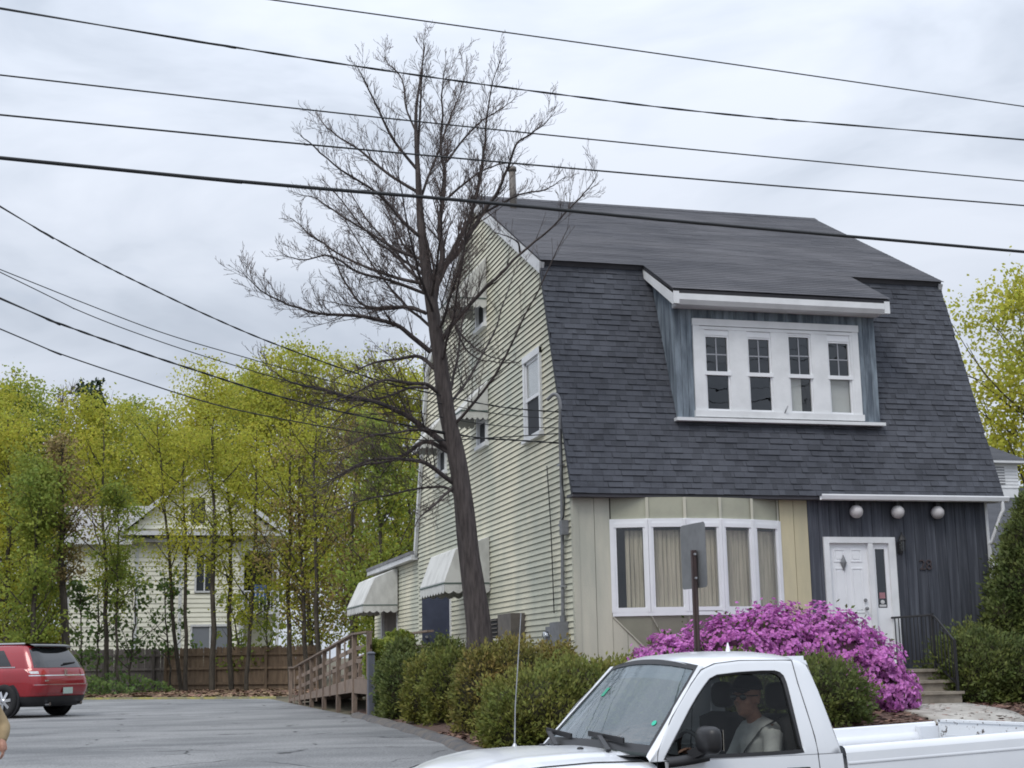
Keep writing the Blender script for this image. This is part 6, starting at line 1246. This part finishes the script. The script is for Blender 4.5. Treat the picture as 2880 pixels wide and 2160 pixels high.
# ------------------------------------------------------------------ red crossover
def suv():
    pw = atZ(20, 2020, gh(-2.1, 35)+.03); yaw = math.radians(143); c, s_ = math.cos(yaw), math.sin(yaw)
    ox, oy = pw.x-(c*.98-s_*.82), pw.y-(s_*.98+c*.82)
    t = thing('red_crossover', 'red crossover car parked in the lot, seen from behind', 'car', (ox, oy, gh(ox, oy)+.026), rotz=yaw, world=False)
    RED = M('metallic_red_paint', (.30,.010,.018), .25, var=(.26,.008,.014), vs=1.5, coat=1, metal=.15); DG = glassmat('tinted_glass', (.05,.055,.06), .10); BG = M('dark_gloss_glass', (.012,.014,.016), .06, coat=.6)
    def outline(x0, x1, w, r, n=6, p=1.0):
        P = []
        for cx, cy, a0 in ((x1-r, w-r, 0), (x0+r, w-r, 90), (x0+r, -w+r, 180), (x1-r, -w+r, 270)):
            for k in range(n+1):
                a = math.radians(a0+90*k/n); P.append((cx+r*math.cos(a), cy+r*math.sin(a)))
            # straight run subdivided for shading
        return P
    lv = [(.30,.16,4.55,.86,.30),(.36,.10,4.64,.915,.34),(.52,.04,4.70,.945,.36),(.62,.02,4.72,.955,.36),(.74,.015,4.72,.962,.36),(.86,.03,4.70,.962,.36),(.93,.06,4.66,.958,.36),(1.00,.08,4.55,.95,.36),(1.06,.10,4.30,.935,.36),(1.10,.12,4.0,.915,.36)]
    body = part('body', RED, t, lambda m: m.grid([[(x, y, z) for x, y in outline(a, b, w, r)] for z, a, b, w, r in lv], closed=True), smooth=True)
    part('lower_cladding', MT['blackp'], body, lambda m: m.grid([[(x, y, z) for x, y in outline(a-.006, b+.006, w+.006, r)] for z, a, b, w, r in ((.24,.22,4.5,.80,.3),(.28,.14,4.56,.87,.3),(.36,.09,4.645,.918,.34),(.47,.045,4.69,.945,.36))], closed=True), smooth=True)
    part('hood', RED, body, lambda m: m.grid([[(x, y*(.90-.10*max(0, (x-4.2)/.4)), z-.06*abs(y)**2.5) for y in np.linspace(-1, 1, 13)] for x, z in ((3.2,1.13),(3.6,1.12),(4.0,1.09),(4.3,1.03),(4.5,.96))]), smooth=True)
    gl = [(1.095,.13,3.75,.905,.34),(1.16,.17,3.60,.89,.33),(1.30,.27,3.30,.84,.30),(1.44,.38,2.98,.785,.28),(1.54,.46,2.75,.74,.26),(1.60,.52,2.60,.70,.25)]
    def onrear(tab, z, y, off=.006):
        x0, x1, w, r = [np.interp(z, [g[0] for g in tab], [g[i] for g in tab]) for i in range(1, 5)]; a = abs(y)-(w-r)
        return x0-off+(0 if a <= 0 else r-math.sqrt(max(0, r*r-a*a)))
    def gp(z): return [np.interp(z, [g[0] for g in gl], [g[i] for g in gl]) for i in range(1, 5)]
    cabn = part('cabin', RED, t, lambda m: m.grid([[(x, y, z) for x, y in outline(a, b, w, r)] for z, a, b, w, r in gl], closed=True), smooth=True)
    part('roof', RED, cabn, lambda m: m.grid([[(lerp(.50, 2.62, i/10), lerp(-.70, .70, j/10)*(1 if 0 < i < 10 else .75), 1.60+.085*math.sin(math.pi*i/10)**.5*(1-abs(-1+2*j/10)**3)+(.02 if 0 < i < 10 else 0)*(1-abs(-1+2*j/10)**6)) for j in range(11)] for i in range(11)]), smooth=True)
    part('roof_glass', BG, cabn, lambda m: m.grid([[(lerp(.66, 2.3, i/6), lerp(-.56, .56, j/6), 1.632+.070*math.sin(math.pi*lerp(.08, .85, i/6))**.5*(1-abs(-1+2*lerp(.1, .9, j/6))**3)+.018) for j in range(7)] for i in range(7)]), smooth=True)
    for s in (1, -1):
        for x0, x1 in ((.86, 1.62), (1.70, 2.56), (2.62, 3.18)):
            part('side_window', DG if False else BG, cabn, lambda m: m.grid([[(min(lerp(x0, x1, k/5), gp(z)[1]-.34) if x1 > 3 else max(lerp(x0, x1, k/5), .86+max(0, z-1.16)*1.0 if x0 < 1 else 0), s*(gp(z)[2]+.006), z) for k in range(6)] for z in np.linspace(1.15, 1.51, 5)], flip=s > 0))
        part('window_trim', MT['chrome'], cabn, lambda m: m.bar((.74, s*.908, 1.128), (3.3, s*.908, 1.128), .012, .022))
        part('roof_rail', MT['chrome'], cabn, lambda m: m.bar((.75, s*.60, 1.665), (2.5, s*.60, 1.675), .03, .03))
        part('tail_lamp', MT['redlens'], body, lambda m: m.grid([[(onrear(lv, z, y, .010), y*s, z) for y in (.94,.925,.89,.84,.76,.66,.55)] for z in (.95, 1.0, 1.075)], flip=s < 0), smooth=True)
        part('lamp_lens', MT['lamp'], body, lambda m: m.grid([[(onrear(lv, z, y, .014), y*s, z) for y in (.93,.915,.88,.82)] for z in (.975, 1.03)], flip=s < 0))
        part('chrome_strip', MT['chrome'], body, lambda m: m.grid([[(onrear(lv, z, y, .008), y*s, z) for y in (.945,.93,.88,.80,.7,.55,.3,0)] for z in (.925, .945)], flip=s < 0))
        for x in (.98, 3.80):
            part('shaded_arch_disc', MT['blackp'], body, lambda m: m.lathe([(.0,s*.955),(.425,s*.962),(.44,s*.935)], (x, 0, .40), 'y', 30))  # flat black disc painted in for the shaded hollow around the wheel
            wheel(t, x, s*.89, .375, .24, 7, s, 'chrome')
        part('door_mirror', RED, cabn, lambda m: m.ell((3.05, s*1.03, 1.16), (.07,.10,.075), 14, 8), smooth=True)
    part('rear_window', BG, cabn, lambda m: m.grid([[(onrear(gl, z, u*gp(z)[2], .008), u*gp(z)[2], z) for u in np.linspace(-.93, .93, 25)] for z in np.linspace(1.11, 1.56, 6)]), smooth=True)
    part('rear_spoiler', BG, cabn, lambda m: m.grid([[(x+.10*abs(u)**3, u*w, z) for u in np.linspace(-1, 1, 11)] for x, w, z in ((.68,.66,1.66),(.45,.68,1.645),(.33,.66,1.60),(.34,.66,1.575),(.50,.66,1.57))]), smooth=True)
    part('rear_wiper', MT['blackp'], cabn, lambda m: m.bar((.145, -.02, 1.20), (.20, -.48, 1.225), .03, .025))
    part('badge', MT['chrome'], body, lambda m: (m.box(.055, .075, -.02, .02, .93, 1.065), m.box(.05, .06, -.05, .05, .925, .935), m.box(.05, .06, -.05, .05, 1.06, 1.07), m.box(.05, .06, -.05, -.043, .935, 1.06), m.box(.05, .06, .043, .05, .935, 1.06)))
    part('lettering', MT['chrome'], body, lambda m: [m.box(.026, .034, y, y+.03, .80, .835) for y in (.52, .565, .61, .655, .70)])
    part('bumper_step', RED, body, lambda m: m.grid([[(onrear(lv, z, u*.93, o), u*.93, z) for u in np.linspace(-1, 1, 25)] for o, z in ((.0,.74),(.03,.73),(.032,.70),(.015,.55))]), smooth=True)
    part('bumper_trim', MT['chrome'], body, lambda m: m.grid([[(onrear(lv, z, u*.92, .034), u*.92, z) for u in np.linspace(-1, 1, 25)] for z in (.722, .736)]))
    part('licence_plate', M('pale_green_plate', (.50,.60,.56), .5, var=(.40,.52,.46), vs=30), body, lambda m: m.box(-.035, -.02, -.16, .16, .52, .66))
    part('exhaust_tip', MT['chrome'], body, lambda m: [m.tube([(.02, y, .30), (.2, y, .30)], .04, 12) for y in (-.55, .55)])
suv()
# ------------------------------------------------------------------ stockade fences
def fences():
    pts = [atY(150, 1946, 66), atY(463, 1946, 63), atY(900, 1944, 58.5)]
    for k, (a, b, mt, lb) in enumerate(((pts[0], pts[1], 'fencegray', 'weathered grey picket fence behind the red car'), (pts[1], pts[2], 'fencebrown', 'brown picket fence in front of the far house'))):
        f = thing('wooden_fence', lb, 'fence', (a.x, a.y, gh(a.x, a.y))); d = Vector((b.x-a.x, b.y-a.y, 0)); L = d.length; d.normalize(); n = Vector((d.y, -d.x, 0)); num = int(L/.148)
        m = MB(); m.hexa([d*-.0735+n*-.01, d*.0735+n*-.01, d*.0735+n*.01, d*-.0735+n*.01]+[v+Vector((0,0,1.74)) for v in (d*-.0735+n*-.01, d*.0735+n*-.01, d*.0735+n*.01, d*-.0735+n*.01)])
        tip = len(m.v); m.add([d*-.0735+n*-.01+Vector((0,0,1.741)), d*.0735+n*-.01+Vector((0,0,1.741)), d*.0735+n*.01+Vector((0,0,1.741)), d*-.0735+n*.01+Vector((0,0,1.741)), d*-.02+n*-.01+Vector((0,0,1.80)), d*.02+n*-.01+Vector((0,0,1.80)), d*.02+n*.01+Vector((0,0,1.80)), d*-.02+n*.01+Vector((0,0,1.80))], [(4,5,6,7),(0,1,5,4),(1,2,6,5),(2,3,7,6),(3,0,4,7)])
        me = m.mesh('picket'); me.materials.append(MT[mt])
        for i in range(num):
            p = Vector((a.x, a.y, 0))+d*(i*L/num); o = bpy.data.objects.new('picket', me); COL.objects.link(o); o.parent = f; o.matrix_parent_inverse = Matrix.Translation(-Vector(f['_base'])); o.location = (p.x, p.y, gh(p.x, p.y)+random.uniform(-.02, .02)); o.rotation_euler = (0, random.uniform(-.012, .012), 0)
        for z in (.35, .95, 1.5): part('rail', MT[mt], f, lambda q: q.bar(Vector((a.x, a.y, gh(a.x, a.y)+z))+n*.045, Vector((b.x, b.y, gh(b.x, b.y)+z))+n*.045, .07, .085))
        for s in np.arange(0, L+.1, 2.4):
            p = Vector((a.x, a.y, 0))+d*s; part('post', MT[mt], f, lambda q: q.box(p.x-.05, p.x+.05, p.y-.16, p.y-.06, gh(p.x, p.y)-.2, gh(p.x, p.y)+1.70))
fences()
# ------------------------------------------------------------------ far cream house
def far_house():
    Y = 68.0; P = lambda x, y, Yd=Y: atY(x, y, Yd)
    h = thing('far_house', 'cream house with grey roof and steep front gable behind the young trees', 'house', (P(490, 1900).x, Y+4, gh(3, 70)))
    z0 = .8; xl = P(195, 1525).x; xg0 = P(372, 1500).x; xr = P(782, 1510).x; ze = 7.42; ap = P(560, 1325); xm = P(680, 1545).x
    SD = M('far_cream_siding', (.80,.785,.67), .6, var=(.70,.69,.59), vs=.7, obj=.05); WH = MT['trimold']; GR = M('far_grey_roof', (.34,.33,.33), .9, var=(.24,.235,.235), vs=2.5, bump=.4, bs=20)
    def siding(par, x0, x1, za, zb, y, holes=(), top=None):
        z = za
        while z < zb-.02:
            z1 = min(z+.205, zb); zm = (z+z1)/2; a, b = (x0, x1) if top is None else top(zm)
            if b-a < .1: break
            for s, e in split(a, b, zm, holes): part('clapboard', SD, par, lambda m: m.add([(s,y-.035,z),(e,y-.035,z),(e,y,z),(s,y,z),(s,y-.006,z1),(e,y-.006,z1),(e,y,z1),(s,y,z1)], [(3,2,1,0),(0,1,5,4),(4,5,6,7),(1,2,6,5),(3,0,4,7)]))
            z = z1
    # main block, ridge parallel to the picture
    part('wall', MT['sheath'], h, lambda m: (m.box(xl+.01, xm, Y+.01, Y+8, z0, ze), m.box(xm, xr, Y+1.6, Y+8, z0, ze)))
    win = [(P(553, 1600).x, P(598, 1600).x, P(575, 1662).z, P(575, 1560).z), (P(540, 1800).x, P(640, 1800).x, 2.55, P(600, 1762).z)]
    siding(h, xl, xm, 1.2, ze, Y, [(a-.06, b+.06, c-.06, d+.06) for a, b, c, d in win])
    siding(h, xm, xr, 1.2, 5.0, Y+1.59)
    for x in (xl, P(385, 1600).x, P(508, 1600).x, xm-.02): part('corner_board', WH, h, lambda m: m.box(x-.07, x+.07, Y-.05, Y+.02, z0, ze))
    for i, (a, b, c, d) in enumerate(win):
        w = part('window', WH, h, lambda m: (m.box(a-.09, a, Y-.06, Y+.03, c, d), m.box(b, b+.09, Y-.06, Y+.03, c, d), m.box(a-.09, b+.09, Y-.07, Y+.03, d, d+.1), m.box(a-.09, b+.09, Y-.08, Y+.03, c-.08, c)))
        part('pane', M('far_dark_glass', (.04,.045,.055), .12) if i == 0 else M('grey_door_panel', (.20,.215,.24), .4), w, lambda m: m.box(a, b, Y-.02, Y-.005, c, d))
        part('muntin', WH, w, lambda m: m.box((a+b)/2-.03, (a+b)/2+.03, Y-.04, Y-.021, c, d))
    rz = P(195, 1407).z; ry = Y+3.2
    part('roof', GR, h, lambda m: (m.hexa([(xl-.35, Y-.45, ze-.05), (ap.x+1, Y-.45, ze-.05), (ap.x+1, ry, rz), (xl-.35, ry, rz), (xl-.35, Y-.45, ze+.08), (ap.x+1, Y-.45, ze+.08), (ap.x+1, ry, rz+.12), (xl-.35, ry, rz+.12)]), m.hexa([(xl-.35, ry, rz-.1), (ap.x+1, ry, rz-.1), (ap.x+1, Y+8.4, ze-.05), (xl-.35, Y+8.4, ze-.05), (xl-.35, ry, rz+.11), (ap.x+1, ry, rz+.11), (ap.x+1, Y+8.4, ze+.08), (xl-.35, Y+8.4, ze+.08)])))
    part('eave_trim', WH, h, lambda m: m.box(xl-.36, xg0, Y-.5, Y-.452, ze-.16, ze+.1))
    # front gable
    gx0, gx1 = P(335, 1500).x, xr+.25; gz = P(335, 1500).z
    gb = part('gable', MT['sheath'], h, lambda m: m.prism([(gx0+.3, Y-.30, gz), (gx1-.3, Y-.30, gz), (ap.x, Y-.30, ap.z-.15)], (0, 8, 0)))
    siding(gb, 0, 0, gz+.18, ap.z-.3, Y-.31, [(ap.x-.35, ap.x+.3, 8.2, 9.5)], lambda z: (lerp(gx0+.3, ap.x, (z-gz)/(ap.z-gz)), lerp(gx1-.3, ap.x, (z-gz)/(ap.z-gz))))
    part('attic_window', M('attic_dark_glass', (.05,.05,.055), .15), gb, lambda m: m.box(ap.x-.32, ap.x+.27, Y-.33, Y-.315, 8.25, 9.45))
    part('pent_trim', WH, gb, lambda m: m.box(gx0, gx1, Y-.62, Y-.30, gz-.12, gz+.06))
    for s, gx in ((-1, gx0), (1, gx1)):
        part('gable_roof', GR, gb, lambda m: m.hexa([(gx, Y-.65, gz), (ap.x, Y-.65, ap.z), (ap.x, Y+8, ap.z), (gx, Y+8, gz), (gx, Y-.65, gz+.14), (ap.x, Y-.65, ap.z+.14), (ap.x, Y+8, ap.z+.14), (gx, Y+8, gz+.14)]))
        part('rake_board', WH, gb, lambda m: m.hexa([(gx, Y-.70, gz-.12), (ap.x, Y-.70, ap.z-.12), (ap.x, Y-.655, ap.z-.12), (gx, Y-.655, gz-.12), (gx, Y-.70, gz+.13), (ap.x, Y-.70, ap.z+.13), (ap.x, Y-.655, ap.z+.13), (gx, Y-.655, gz+.13)]))
    # porch at the right corner
    po = part('porch', WH, h, lambda m: m.box(xm, xr+.1, Y-.2, Y+1.6, 7.0, 7.2))
    part('porch_deck', WH, po, lambda m: m.box(xm, xr+.1, Y-.1, Y+1.6, 4.15, 4.35))
    part('porch_wall', SD, po, lambda m: m.box(xm+.01, xr, Y+.0, Y+1.5, 7.201, 7.7))
    for x in (xm+.05, xr): part('porch_post', WH, po, lambda m: m.box(x-.06, x+.06, Y-.12, Y, z0, 7.0))
    for i in range(9): part('baluster', WH, po, lambda m: m.box(lerp(xm+.15, xr-.15, i/8)-.02, lerp(xm+.15, xr-.15, i/8)+.02, Y-.1, Y-.06, 4.36, 5.15))
    part('porch_rail', WH, po, lambda m: m.box(xm, xr, Y-.12, Y-.04, 5.15, 5.22))
    part('blue_tarp', M('blue_cloth', (.05,.12,.32), .8), po, lambda m: m.box(xm+.55, xm+1.15, Y+.2, Y+.35, 4.7, 5.5))
    part('porch_shade_panel', MT['dark'], po, lambda m: m.box(xm+.1, xr-.1, Y+1.5, Y+1.59, 4.4, 6.9))  # near-black panel added for the shade in the porch recess
    part('foundation', MT['concrete'], h, lambda m: m.box(xl+.02, xr-.02, Y+.02, Y+7.9, .3, 1.2))
far_house()
# ------------------------------------------------------------------ neighbouring house on the right
def neighbour():
    Y = 42.0; h = thing('neighbour_house', 'white house with a dark roof and small louvred dormer beyond the downspout', 'house', (31, Y+5, gh(31, 47)))
    x0, x1 = 25.2, 38.0; ze = 4.66; WS = M('white_clapboard', (.74,.75,.76), .5, var=(.66,.67,.68), vs=2); DR = M('dark_slate_roof', (.075,.078,.088), .9, var=(.05,.052,.06), vs=2, stretch=(.5,1,3), bump=.4, bs=40)
    part('wall', WS, h, lambda m: m.box(x0+.3, x1, Y+.4, Y+9, .8, ze))
    for z in np.arange(1.2, ze-.1, .2): part('clapboard', WS, h, lambda m: m.add([(x0+.3,Y+.37,z),(x1,Y+.37,z),(x1,Y+.4,z),(x0+.3,Y+.4,z),(x0+.3,Y+.394,z+.2),(x1,Y+.394,z+.2)], [(3,2,1,0),(0,1,5,4)]))
    part('roof', DR, h, lambda m: m.prism([(x0, Y-.1, ze), (x0, Y-.1, ze+.12), (x0, Y+5, 7.74), (x0, Y+10.1, ze+.12), (x0, Y+10.1, ze), (x0, Y+5, 7.60)], (x1-x0,0,0)))
    part('eave_trim', WS, h, lambda m: m.box(x0-.02, x1, Y-.16, Y-.101, ze-.16, ze+.08))
    for k in range(4): part('window', M('neighbour_glass', (.05,.055,.065), .1), h, lambda m: m.box(27.6+k*2.6, 28.5+k*2.6, Y+.33, Y+.365, 2.0, 3.5))
    cx0, cx1, cy0, cy1 = 30.0, 31.6, 46.2, 47.8
    d = part('cupola', WS, h, lambda m: m.box(cx0, cx1, cy0, cy1, 7.2, 8.52))
    for z in np.arange(7.62, 8.45, .12): part('clapboard', WS, d, lambda m: m.add([(cx0-.02,cy0-.025,z),(cx1+.02,cy0-.025,z),(cx1+.02,cy0,z),(cx0-.02,cy0,z),(cx0-.02,cy0-.004,z+.12),(cx1+.02,cy0-.004,z+.12)], [(3,2,1,0),(0,1,5,4)]))
    part('cupola_roof', DR, d, lambda m: m.add([(cx0-.3, cy0-.3, 8.6), (cx1+.3, cy0-.3, 8.6), (cx1+.3, cy1+.3, 8.6), (cx0-.3, cy1+.3, 8.6), ((cx0+cx1)/2, (cy0+cy1)/2, 9.35)], [(0,1,4),(1,2,4),(2,3,4),(3,0,4),(3,2,1,0)]))
    part('cupola_trim', WS, d, lambda m: m.box(cx0-.28, cx1+.28, cy0-.28, cy1+.28, 8.50, 8.597))
    lv = part('louvre_vent', MT['gmetal'], h, lambda m: m.box(cx0+.55, cx1-.55, cy0-.045, cy0-.026, 7.75, 8.38))
    for k in range(6): part('slat', MT['trimold'], lv, lambda m: m.box(cx0+.56, cx1-.56, cy0-.06, cy0-.046, 7.78+.1*k, 7.83+.1*k))
neighbour()
